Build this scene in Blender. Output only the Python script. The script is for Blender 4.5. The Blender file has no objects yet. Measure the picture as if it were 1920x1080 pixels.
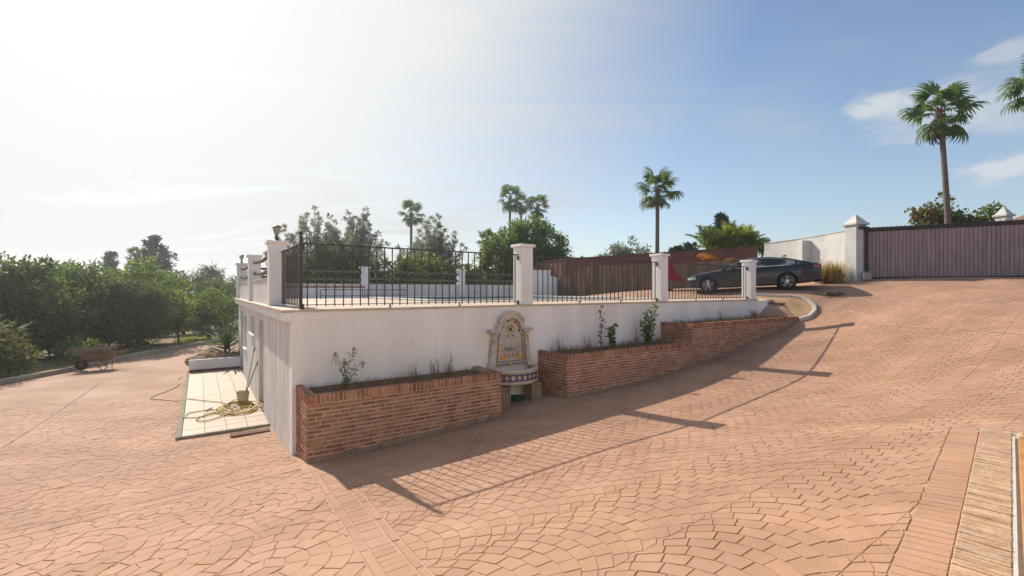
import bpy, bmesh, math, random
import numpy as np
from mathutils import Vector, Matrix, Quaternion, Euler
R = math.radians
SC = bpy.context.scene
COL = SC.collection

# ------------------------------------------------------------ camera
# the camera stands at the world origin, everything is in metres from there
cam_d = bpy.data.cameras.new('camera'); cam = bpy.data.objects.new('camera', cam_d); COL.objects.link(cam)
cam.location = (0, 0, 0); cam.rotation_euler = (R(90), 0, 0)
cam_d.sensor_width = 36.0; cam_d.lens = 16.0; cam_d.shift_y = 0.0016
cam_d.clip_start = 0.05; cam_d.clip_end = 9000
SC.camera = cam

# ------------------------------------------------------------ sky, sun, exposure
SUN = Vector((-3.0, 3.38, 3.30)).normalized()
world = bpy.data.worlds.new('World'); SC.world = world; world.use_nodes = True
SC.view_settings.view_transform = 'Standard'; SC.view_settings.look = 'None'
SC.view_settings.exposure = 0.58; SC.view_settings.gamma = 1.0
SC.view_settings.use_curve_mapping = False
sd = bpy.data.lights.new('sun', 'SUN'); sd.energy = 3.8; sd.angle = R(0.45); sd.color = (1.0, 0.91, 0.78)
sun = bpy.data.objects.new('sun', sd); COL.objects.link(sun)
sun.rotation_euler = (-SUN).to_track_quat('-Z', 'Y').to_euler(); sun.location = SUN * 60

def build_world():
    nt = world.node_tree; N = nt.nodes; L = nt.links; N.clear()
    out = N.new('ShaderNodeOutputWorld'); bg = N.new('ShaderNodeBackground'); L.new(bg.outputs[0], out.inputs[0])
    sky = N.new('ShaderNodeTexSky'); sky.sky_type = 'NISHITA'; sky.sun_disc = False
    sky.sun_elevation = math.asin(SUN.z); sky.sun_rotation = math.atan2(SUN.x, SUN.y)
    sky.altitude = 0; sky.air_density = 1.0; sky.dust_density = 0.55; sky.ozone_density = 1.3
    bg.inputs[1].default_value = 0.1
    def M(op, a, b=None, clamp=False):
        n = N.new('ShaderNodeMath'); n.operation = op; n.use_clamp = clamp
        for i, v in enumerate((a, b)):
            if v is None: continue
            if hasattr(v, 'links'): L.new(v, n.inputs[i])
            else: n.inputs[i].default_value = v
        return n.outputs[0]
    def rng(v, a, b, c=0., d=1., t='SMOOTHSTEP'):
        n = N.new('ShaderNodeMapRange'); n.interpolation_type = t
        L.new(v, n.inputs[0])
        for i, x in enumerate((a, b, c, d)): n.inputs[i+1].default_value = x
        return n.outputs[0]
    def noise(vec, scale, detail=7, rough=.55, dist=0.):
        n = N.new('ShaderNodeTexNoise'); L.new(vec, n.inputs['Vector'])
        n.inputs['Scale'].default_value = scale; n.inputs['Detail'].default_value = detail
        n.inputs['Roughness'].default_value = rough; n.inputs['Distortion'].default_value = dist
        return n.outputs[0]
    tc = N.new('ShaderNodeTexCoord'); nrm = N.new('ShaderNodeVectorMath'); nrm.operation = 'NORMALIZE'
    L.new(tc.outputs['Generated'], nrm.inputs[0]); D = nrm.outputs[0]
    sp = N.new('ShaderNodeSeparateXYZ'); L.new(D, sp.inputs[0])
    zz = M('ADD', M('MAXIMUM', sp.outputs[2], 0.0), 0.16)
    cb = N.new('ShaderNodeCombineXYZ')
    L.new(M('DIVIDE', sp.outputs[0], zz), cb.inputs[0]); L.new(M('DIVIDE', sp.outputs[1], zz), cb.inputs[1])
    mp = N.new('ShaderNodeMapping'); L.new(cb.outputs[0], mp.inputs[0])
    mp.inputs['Rotation'].default_value = (0, 0, R(38)); mp.inputs['Scale'].default_value = (0.55, 1.7, 1)
    dt = N.new('ShaderNodeVectorMath'); dt.operation = 'DOT_PRODUCT'; L.new(D, dt.inputs[0]); dt.inputs[1].default_value = SUN
    glow = rng(dt.outputs['Value'], 0.60, 1.0)                       # thin veil, bright by forward scattering round the sun
    n1 = noise(mp.outputs[0], 1.15, 8, .58, .9)
    n2 = noise(cb.outputs[0], 0.55, 5, .5, .4)
    cir = M('MULTIPLY', rng(n1, .40, .74), rng(n2, .36, .66))
    veil = M('MULTIPLY', rng(dt.outputs['Value'], 0.52, 1.0, 0., 1., 'LINEAR'), M('ADD', M('MULTIPLY', n1, 1.5), .45))
    low = rng(sp.outputs[2], 0.0, 0.42, 1., 0.)
    lowv = M('MULTIPLY', low, .20)
    f = M('ADD', M('MULTIPLY', cir, .42), M('ADD', veil, lowv), True)
    # three small fair-weather clouds low over the gate
    puff = None
    for px, py, ra, st in ((1655, 195, .075, .9), (1790, 205, .13, .7), (1890, 200, .12, .6), (1900, 315, .075, .9), (1900, 95, .05, .6)):
        c = Vector(((px-960)/853, 1, (543-py)/853)).normalized()
        v = N.new('ShaderNodeVectorMath'); v.operation = 'SUBTRACT'; L.new(D, v.inputs[0]); v.inputs[1].default_value = c
        m2 = N.new('ShaderNodeMapping'); L.new(v.outputs[0], m2.inputs[0]); m2.inputs['Scale'].default_value = (1, 1, 2.6)
        ln = N.new('ShaderNodeVectorMath'); ln.operation = 'LENGTH'; L.new(m2.outputs[0], ln.inputs[0])
        m3 = N.new('ShaderNodeMapping'); L.new(D, m3.inputs[0]); m3.inputs['Scale'].default_value = (1, 1, 2.4)
        nn = noise(m3.outputs[0], 16, 6, .6, .5)
        e = M('ADD', ln.outputs['Value'], M('MULTIPLY', M('SUBTRACT', nn, .5), ra*1.7))
        p = M('MULTIPLY', rng(e, ra*.25, ra*1.15, 1., 0.), st)
        puff = p if puff is None else M('MAXIMUM', puff, p)
    f = M('MAXIMUM', f, M('MULTIPLY', puff, .8))
    bri = M('ADD', M('ADD', 4.25, M('MULTIPLY', puff, 1.2)), M('MULTIPLY', glow, 1.5))
    cc = N.new('ShaderNodeCombineXYZ')
    L.new(M('MULTIPLY', bri, 1.0), cc.inputs[0]); L.new(M('MULTIPLY', bri, 1.01), cc.inputs[1]); L.new(M('MULTIPLY', bri, 1.0), cc.inputs[2])
    mx = N.new('ShaderNodeMix'); mx.data_type = 'RGBA'
    L.new(f, mx.inputs[0]); L.new(sky.outputs[0], mx.inputs[6]); L.new(cc.outputs[0], mx.inputs[7])
    L.new(mx.outputs[2], bg.inputs[0])
build_world()

# ------------------------------------------------------------ helpers
def tag(o, label=None, cat=None, group=None, kind=None):
    if label: o['label'] = label
    if cat: o['category'] = cat
    if group: o['group'] = group
    if kind: o['kind'] = kind
    return o
def link(o, parent=None):
    COL.objects.link(o)
    if parent is not None: o.parent = parent
    return o
def empty(name, loc=(0,0,0), rz=0, label=None, cat=None, group=None):
    o = bpy.data.objects.new(name, None); link(o); o.empty_display_size = .2
    o.location = loc; o.rotation_euler = (0, 0, rz)
    return tag(o, label, cat, group)
def inst(name, mesh, parent=None, loc=(0,0,0), rot=(0,0,0), sc=(1,1,1)):
    o = bpy.data.objects.new(name, mesh); link(o, parent)
    o.location = loc; o.rotation_euler = rot; o.scale = sc
    return o
class MB:
    def __init__(s): s.v = []; s.f = []; s.m = []
    def add(s, vs, fs, mi=0):
        o = len(s.v); s.v += [tuple(p) for p in vs]; s.f += [tuple(i+o for i in f) for f in fs]; s.m += [mi]*len(fs); return s
    def box(s, x0, x1, y0, y1, z0, z1, mi=0, ch=0):
        if ch:
            c = ch; vs = []
            for x, sx in ((x0,1),(x1,-1)):
                for y, sy in ((y0,1),(y1,-1)):
                    for z, sz in ((z0,1),(z1,-1)):
                        vs += [(x,y+sy*c,z+sz*c),(x+sx*c,y,z+sz*c),(x+sx*c,y+sy*c,z)]
            I = lambda a,b,c_,k: ((a*2+b)*2+c_)*3+k
            fs = []
            for a in (0,1):
                q = [I(a,0,0,0),I(a,1,0,0),I(a,1,1,0),I(a,0,1,0)]; fs.append(q if a else q[::-1])
                q = [I(0,a,0,1),I(1,a,0,1),I(1,a,1,1),I(0,a,1,1)]; fs.append(q[::-1] if a else q)
                q = [I(0,0,a,2),I(1,0,a,2),I(1,1,a,2),I(0,1,a,2)]; fs.append(q if a else q[::-1])
            for a in (0,1):
                for b in (0,1):
                    q = [I(0,a,b,1),I(1,a,b,1),I(1,a,b,2),I(0,a,b,2)]; fs.append(q if (a^b)==0 else q[::-1])
                    q = [I(a,0,b,0),I(a,1,b,0),I(a,1,b,2),I(a,0,b,2)]; fs.append(q[::-1] if (a^b)==0 else q)
                    q = [I(a,b,0,0),I(a,b,1,0),I(a,b,1,1),I(a,b,0,1)]; fs.append(q if (a^b)==0 else q[::-1])
            for a in (0,1):
                for b in (0,1):
                    for c_ in (0,1):
                        q = [I(a,b,c_,0),I(a,b,c_,1),I(a,b,c_,2)]; fs.append(q if (a^b^c_) else q[::-1])
            return s.add(vs, fs, mi)
        vs = [(x0,y0,z0),(x1,y0,z0),(x1,y1,z0),(x0,y1,z0),(x0,y0,z1),(x1,y0,z1),(x1,y1,z1),(x0,y1,z1)]
        return s.add(vs, [(3,2,1,0),(4,5,6,7),(0,1,5,4),(1,2,6,5),(2,3,7,6),(3,0,4,7)], mi)
    def tube(s, pts, rad, n=6, mi=0, cap=True):
        pts = [Vector(p) for p in pts]; rs = rad if isinstance(rad, (list, tuple)) else [rad]*len(pts)
        vs = []; fs = []; up = None
        for i, p in enumerate(pts):
            t = (pts[min(i+1,len(pts)-1)]-pts[max(i-1,0)])
            t = t.normalized() if t.length > 1e-9 else Vector((0,0,1))
            if up is None:
                up = Vector((0,0,1)) if abs(t.z) < .9 else Vector((1,0,0))
            a = t.cross(up); a = a.normalized() if a.length > 1e-6 else t.orthogonal().normalized()
            b = a.cross(t).normalized(); up = b
            for k in range(n):
                an = 2*math.pi*(k+.5)/n
                vs.append(p + (a*math.cos(an) + b*math.sin(an))*rs[i])
        for i in range(len(pts)-1):
            for k in range(n):
                k2 = (k+1) % n
                fs.append((i*n+k2, i*n+k, (i+1)*n+k, (i+1)*n+k2))
        if cap:
            fs.append(tuple(range(n))); fs.append(tuple((len(pts)-1)*n+k for k in reversed(range(n))))
        return s.add(vs, fs, mi)
    def lathe(s, prof, n=16, mi=0, c=(0,0,0), a0=0., a1=2*math.pi):
        full = abs(a1-a0-2*math.pi) < 1e-6; m = n if full else n+1; vs = []; fs = []
        for r, z in prof:
            for k in range(m):
                an = a0+(a1-a0)*k/n; vs.append((c[0]+r*math.cos(an), c[1]+r*math.sin(an), c[2]+z))
        for i in range(len(prof)-1):
            for k in range(n):
                k2 = (k+1) % m
                fs.append((i*m+k, i*m+k2, (i+1)*m+k2, (i+1)*m+k))
        return s.add(vs, fs, mi)
    def prism(s, poly, z0, z1, mi=0, axis='z'):
        n = len(poly)
        if axis == 'z': P = lambda a, b, c: (a, b, c)
        elif axis == 'y': P = lambda a, b, c: (a, c, b)      # poly in x,z ; extruded along y
        else: P = lambda a, b, c: (c, a, b)                  # poly in y,z ; extruded along x
        vs = [P(a, b, z0) for a, b in poly] + [P(a, b, z1) for a, b in poly]
        fs = [tuple(reversed(range(n))), tuple(range(n, 2*n))] + [(i, (i+1) % n, n+(i+1) % n, n+i) for i in range(n)]
        return s.add(vs, fs, mi)
    def mesh(s, name, mats, smooth=False):
        me = bpy.data.meshes.new(name); me.from_pydata(s.v, [], s.f)
        if not isinstance(mats, (list, tuple)): mats = [mats]
        for m in mats: me.materials.append(m)
        if len(mats) > 1: me.polygons.foreach_set('material_index', s.m)
        bm = bmesh.new(); bm.from_mesh(me); bmesh.ops.recalc_face_normals(bm, faces=bm.faces); bm.to_mesh(me); bm.free()
        if smooth:
            me.polygons.foreach_set('use_smooth', [True]*len(me.polygons))
            if smooth != 'all': me.set_sharp_from_angle(angle=R(smooth if smooth is not True else 40))
        me.update(); return me
    def build(s, name, mats, parent=None, loc=(0,0,0), rz=0, smooth=False):
        return inst(name, s.mesh(name, mats, smooth), parent, loc, (0,0,rz))
def npmesh(name, V, F, mat, k=4):
    """fast mesh from arrays: F is (n,k)"""
    me = bpy.data.meshes.new(name); V = np.asarray(V, np.float32); F = np.asarray(F, np.int32)
    me.vertices.add(len(V)); me.vertices.foreach_set('co', V.ravel())
    me.loops.add(F.size); me.loops.foreach_set('vertex_index', F.ravel())
    me.polygons.add(len(F)); me.polygons.foreach_set('loop_start', np.arange(0, F.size, k, dtype=np.int32))
    try: me.polygons.foreach_set('loop_total', np.full(len(F), k, dtype=np.int32))
    except Exception: pass
    me.materials.append(mat); me.update(calc_edges=True); me.polygons.foreach_set('use_smooth', [False]*len(F)); return me

# ------------------------------------------------------------ materials
MATS = {}
def mat(name, cols, scale=3., rough=.8, bump=0., bscale=40., rnd=None, rv=.15, metal=0., spec=.3, detail=6, stretch=(1,1,1), trans=0., coat=0., hue=0., stain=None):
    m = bpy.data.materials.new(name); m.use_nodes = True; nt = m.node_tree; N = nt.nodes; L = nt.links
    b = N['Principled BSDF']; out = N['Material Output']
    geo = N.new('ShaderNodeNewGeometry'); mp = N.new('ShaderNodeMapping'); L.new(geo.outputs['Position'], mp.inputs[0]); mp.inputs['Scale'].default_value = stretch
    no = N.new('ShaderNodeTexNoise'); L.new(mp.outputs[0], no.inputs['Vector']); no.inputs['Scale'].default_value = scale; no.inputs['Detail'].default_value = detail; no.inputs['Roughness'].default_value = .6
    cr = N.new('ShaderNodeValToRGB'); L.new(no.outputs[0], cr.inputs[0])
    el = cr.color_ramp.elements; n = len(cols)
    while len(el) < n: el.new(.5)
    for i, c in enumerate(cols):
        el[i].position = .5 if n == 1 else .3 + .4*i/(n-1); el[i].color = (*c, 1)
    col = cr.outputs[0]
    if stain:
        sm_ = N.new('ShaderNodeMapping'); L.new(geo.outputs['Position'], sm_.inputs[0]); sm_.inputs['Scale'].default_value = stain[2]
        sn = N.new('ShaderNodeTexNoise'); L.new(sm_.outputs[0], sn.inputs['Vector']); sn.inputs['Scale'].default_value = stain[0]; sn.inputs['Detail'].default_value = 8; sn.inputs['Roughness'].default_value = .62; sn.inputs['Distortion'].default_value = .6
        mr0 = N.new('ShaderNodeMapRange'); L.new(sn.outputs[0], mr0.inputs[0]); mr0.inputs[1].default_value = .38; mr0.inputs[2].default_value = .62; mr0.inputs[3].default_value = stain[1]; mr0.inputs[4].default_value = stain[3]
        mm = N.new('ShaderNodeVectorMath'); mm.operation = 'SCALE'; L.new(col, mm.inputs[0]); L.new(mr0.outputs[0], mm.inputs['Scale']); col = mm.outputs[0]
    if rnd:
        hv = N.new('ShaderNodeHueSaturation'); L.new(col, hv.inputs['Color'])
        if rnd == 'island': rs = geo.outputs['Random Per Island']
        else: rs = N.new('ShaderNodeObjectInfo').outputs['Random']
        mr = N.new('ShaderNodeMapRange'); L.new(rs, mr.inputs[0]); mr.inputs[3].default_value = 1-rv; mr.inputs[4].default_value = 1+rv
        L.new(mr.outputs[0], hv.inputs['Value'])
        if hue:
            w = N.new('ShaderNodeTexWhiteNoise'); w.noise_dimensions = '1D'; L.new(rs, w.inputs['W'])
            m3 = N.new('ShaderNodeMapRange'); L.new(w.outputs[0], m3.inputs[0]); m3.inputs[3].default_value = .5-hue; m3.inputs[4].default_value = .5+hue
            L.new(m3.outputs[0], hv.inputs['Hue'])
        col = hv.outputs[0]
    L.new(col, b.inputs['Base Color'])
    b.inputs['Roughness'].default_value = rough; b.inputs['Metallic'].default_value = metal
    b.inputs['Specular IOR Level'].default_value = spec
    if coat: b.inputs['Coat Weight'].default_value = coat; b.inputs['Coat Roughness'].default_value = .05
    if bump:
        bn = N.new('ShaderNodeTexNoise'); L.new(geo.outputs['Position'], bn.inputs['Vector']); bn.inputs['Scale'].default_value = bscale; bn.inputs['Detail'].default_value = 5
        bp = N.new('ShaderNodeBump'); bp.inputs['Strength'].default_value = min(1., bump); bp.inputs['Distance'].default_value = .01*max(1., bump)
        L.new(bn.outputs[0], bp.inputs['Height']); L.new(bp.outputs[0], b.inputs['Normal'])
    if trans:
        tr = N.new('ShaderNodeBsdfTranslucent'); hv2 = N.new('ShaderNodeHueSaturation'); L.new(col, hv2.inputs['Color']); hv2.inputs['Value'].default_value = 1.5; hv2.inputs['Saturation'].default_value = 1.1
        L.new(hv2.outputs[0], tr.inputs[0]); mx = N.new('ShaderNodeMixShader'); mx.inputs[0].default_value = trans
        L.new(b.outputs[0], mx.inputs[1]); L.new(tr.outputs[0], mx.inputs[2]); L.new(mx.outputs[0], out.inputs[0])
    MATS[name] = m; return m
def sr(r, g, b):   # sRGB 0-255 to linear
    return tuple(((c/255)/12.92 if c/255 <= .04045 else ((c/255+.055)/1.055)**2.4) for c in (r, g, b))

stone_m = mat('stamped concrete', [(.37,.212,.137), (.43,.25,.163), (.475,.288,.195)], .9, .82, .5, 60, 'island', .06, detail=9, stain=(.55, .88, (1,1.6,1), 1.06))
stone1_m = mat('stamped concrete stone', [(.37,.212,.137), (.43,.25,.163), (.475,.288,.195)], .9, .82, .5, 60, 'object', .06, detail=9, stain=(.55, .88, (1,1.6,1), 1.06))
joint_m = mat('concrete joint', [(.25,.145,.10), (.33,.20,.145), (.42,.26,.185)], 1.3, .95, .6, 45)
worn_m = mat('worn stamped concrete', [(.33,.195,.13), (.43,.265,.18), (.52,.355,.265)], .55, .9, .7, 22, detail=12, stretch=(1,1.3,1))
white_m = mat('white render', [(.79,.76,.735), (.85,.825,.805), (.875,.855,.84)], 1.1, .88, .6, 28, detail=10, stretch=(1,1,.45), stain=(2.2, .94, (1,1,.10), 1.02))
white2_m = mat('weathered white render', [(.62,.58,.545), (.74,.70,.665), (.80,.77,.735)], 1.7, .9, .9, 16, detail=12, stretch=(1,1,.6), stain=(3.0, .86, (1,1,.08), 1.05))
tile_m = mat('cream terrace tile', [(.38,.295,.22), (.43,.335,.25)], 2, .6, .1, 30, 'object', .05)
slab_m = mat('terrace tile edge', [(.44,.33,.24), (.54,.43,.33), (.6,.5,.4)], 3.5, .7, .5, 20)
iron_m = mat('brown black iron', [(.03,.024,.021), (.052,.042,.036)], 12, .5, .1, 60, spec=.4)
wood_m = mat('weathered log', [(.09,.07,.055), (.15,.12,.095), (.20,.17,.14)], 9, .9, .6, 30, stretch=(1,1,3))
brick_m = mat('rustic brick', [(.22,.10,.06), (.36,.165,.10), (.45,.235,.155)], 7, .9, .9, 45, 'object', .30, hue=.012, detail=8)
brick2_m = mat('rustic brick joined', [(.22,.10,.06), (.36,.165,.10), (.45,.235,.155)], 7, .9, .9, 45, 'island', .30, hue=.012, detail=8)
mortar_m = mat('lime mortar', [(.36,.275,.20), (.50,.39,.30), (.56,.45,.36)], 5, .95, .9, 50)
soil_m = mat('dry planter soil', [(.07,.05,.035), (.13,.095,.065), (.17,.13,.09)], 14, 1, 1., 30)
# ------------------------------------------------------------ frames and the lie of the land
TA = math.atan2(.5658, .8246)                      # the terrace front runs this way
C0 = Vector((-3.74, 7.74)); DV = Vector((math.cos(TA), math.sin(TA))); BV = Vector((-DV.y, DV.x))
def W(s, u): return C0 + DV*s + BV*u               # s along the terrace front, u back from it
def SU(x, y):
    dx, dy = x-C0.x, y-C0.y
    return dx*DV.x+dy*DV.y, dx*BV.x+dy*BV.y
PD = Vector((.739, .674)); PN = Vector((.674, -.739)); PO = Vector((5.466, 5.31))   # house porch: edge direction, inward normal, corner
ctrl = []
for s, z in ((0,-2.665), (3.585,-2.48), (5.25,-2.36), (9.77,-2.08), (12.98,-1.634), (15.98,-1.10)):
    p = W(s, -1.02); ctrl.append((p.x, p.y, z))
for s, u, z in ((0,0,-2.82), (5.25,0,-2.45), (9.8,0,-2.2), (0,2.9,-3.02), (0,5.5,-3.03), (0,12,-3.05), (-1.6,2.9,-3.03), (-1.7,11.6,-3.05),
                (-3.15,-1,-2.77), (15.2,3,-.30), (15.2,8,-.33), (4,6,-2.7), (8,8,-2.3), (2,16,-2.8), (8,17,-2.0)):
    p = W(s, u); ctrl.append((p.x, p.y, z))
ctrl += [(-.6,4.45,-2.25), (3.26,7.14,-2.19), (7.03,10.2,-1.97), (10.3,13.74,-1.13), (-.76,3.39,-2.135), (-1.54,4.54,-2.30),
         (5.3,5.2,-1.65), (2.4,2.5,-1.66), (7.5,5.2,-1.55), (0,0,-1.74), (3,0,-1.72), (-3,0,-2.1), (0,-4,-1.7), (8,0,-1.7), (-6,-3,-2.35),
         (-8,6,-2.93), (-10,2,-2.8), (-17.2,15.2,-3.2), (-17.3,18.2,-3.2), (-18.1,22.7,-3.2), (-18,28,-3.2), (-17,4,-3.1), (-12,14,-3.1), (-12,24,-3.12), (-16,-6,-2.9),
         (10.92,18.2,.02), (8.3,19.4,-.14), (14.4,18.3,.43), (18.3,16.2,.45), (12.9,23,.30), (9.9,16.8,-.5), (10.6,15.95,-.66), (10.5,16.3,-.46), (10.06,16.6,-.30), (9.6,17.2,-.22), (12.85,16.7,-.07), (11.4,17.3,-.06), (12.0,17.1,-.04), (12.3,16.2,-.22), (13.6,16.2,.0),
         (11.9,10.75,-.80), (14.5,13.4,-.12), (20,10,-.3), (22,18,.55), (26,10,.3), (16,24,.5), (9,26,.0), (3,28,-.6), (-26,18,-3.4), (-26,34,-3.5), (-8,34,-3.2), (-30,0,-3.4), (20,0,-1.0)]
ctrl = np.array(ctrl)
def _U(r2): return np.where(r2 > 1e-12, r2*np.log(np.maximum(r2, 1e-12))*.5, 0.)
def _fit():
    n = len(ctrl); X = ctrl[:, :2]; d = X[:, None]-X[None]; K = _U((d**2).sum(-1)) + np.eye(n)*.25
    P = np.hstack([np.ones((n,1)), X]); A = np.zeros((n+3, n+3)); A[:n,:n] = K; A[:n,n:] = P; A[n:,:n] = P.T
    return np.linalg.solve(A, np.concatenate([ctrl[:,2], np.zeros(3)]))
_w = _fit()
def gz(x, y):
    x = np.asarray(x, float); y = np.asarray(y, float); sh = x.shape; p = np.stack([x.ravel(), y.ravel()], 1); out = np.empty(len(p))
    for i in range(0, len(p), 40000):
        q = p[i:i+40000]; d = q[:,None]-ctrl[None,:,:2]
        out[i:i+40000] = _U((d**2).sum(-1)) @ _w[:-3] + _w[-3] + q @ _w[-2:]
    return np.clip(out, -3.6, .7).reshape(sh)
def g1(x, y): return float(gz(np.array([x]), np.array([y]))[0])
def gs(s, u): p = W(s, u); return g1(p.x, p.y)
def at(px, Y): return (px-960)/853*Y               # metres to the side of a point seen at that picture column
def inpoly(x, y, poly):
    r = np.zeros(np.shape(x), bool); n = len(poly)
    for i in range(n):
        x0, y0 = poly[i]; x1, y1 = poly[(i+1) % n]
        if y0 == y1: continue
        c = ((y0 > y) != (y1 > y)) & (x < (x1-x0)*(y-y0)/(y1-y0)+x0); r ^= c
    return r
KERB = [(-16.2,-8), (-16.9,4), (-17.1,10), (-17.2,15.2), (-17.35,18.2), (-17.9,21), (-18.15,24), (-18.0,28), (-16.6,33), (-12,37), (-5,39)]
DPOLY = KERB + [(-4,39), (-3.0,27), (1.5,27), (13.2,24.5), (13.7,20.5), (14.2,18.45), (24,13.3), (30,10), (30,-8)]
ISL = [(9.98,15.85), (10.25,15.72), (10.5,15.8), (10.63,16.0), (10.62,16.25), (10.48,16.5), (10.25,16.72), (9.95,16.95), (9.6,17.2), (9.2,17.45), (8.9,17.5), (9.0,16.95), (9.72,16.9)]

# ------------------------------------------------------------ terrain and driveway
def build_ground():
    a = np.concatenate([-np.geomspace(3500, 42, 26), np.arange(-40, 41, 1.), np.geomspace(42, 3500, 26)])
    X, Y = np.meshgrid(a, a, indexing='ij'); r = np.hypot(X, Y)
    z = gz(np.clip(X, -60, 60), np.clip(Y, -40, 70)); t = np.clip((r-36)/60, 0, 1); t = t*t*(3-2*t)
    z = z*(1-t) + (-4.0-r*.001)*t
    D = inpoly(X, Y, DPOLY); s, u = (X-C0.x)*DV.x+(Y-C0.y)*DV.y, (X-C0.x)*BV.x+(Y-C0.y)*BV.y
    z = np.where(D, z-.35, z+.03+.05*np.sin(X*1.3)*np.cos(Y*1.1)*(r < 60))
    z = np.where((s > -.5) & (s < 15.6) & (u > -.5) & (u < 13.6), np.minimum(z, -1.6), z)
    n = len(a); idx = np.arange(n*n).reshape(n, n)
    F = np.stack([idx[:-1,:-1], idx[1:,:-1], idx[1:,1:], idx[:-1,1:]], -1).reshape(-1, 4)
    m = mat('orchard soil and dry grass', [(.10,.085,.03), (.20,.15,.075), (.30,.22,.12), (.16,.17,.045)], .35, 1, 1., 12, detail=10)
    me = npmesh('ground', np.stack([X, Y, z], -1).reshape(-1, 3), F, m); me.polygons.foreach_set('use_smooth', [True]*len(me.polygons))
    tag(inst('ground', me), kind='structure')
    st = .25; x = np.arange(-19, 30.1, st); y = np.arange(-8, 39.1, st); X, Y = np.meshgrid(x, y, indexing='ij')
    z = gz(X, Y); idx = np.arange(X.size).reshape(X.shape)
    F = np.stack([idx[:-1,:-1], idx[1:,:-1], idx[1:,1:], idx[:-1,1:]], -1).reshape(-1, 4)
    cx, cy = (X[:-1,:-1]+st/2).ravel(), (Y[:-1,:-1]+st/2).ravel()
    s, u = (cx-C0.x)*DV.x+(cy-C0.y)*DV.y, (cx-C0.x)*BV.x+(cy-C0.y)*BV.y
    pn = (cx-PO.x)*PN.x+(cy-PO.y)*PN.y; pp = (cx-PO.x)*PD.x+(cy-PO.y)*PD.y
    keep = inpoly(cx, cy, DPOLY) & ~((s > .22) & (s < 14.9) & (u > .22) & (u < 12.6)) & ~((pn > .5) & (pp < -.5))
    me = npmesh('driveway', np.stack([X, Y, z], -1).reshape(-1, 3), F[keep], worn_m)
    me.polygons.foreach_set('use_smooth', [True]*len(me.polygons))
    return tag(inst('driveway', me), kind='structure')
driveway = build_ground()

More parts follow.
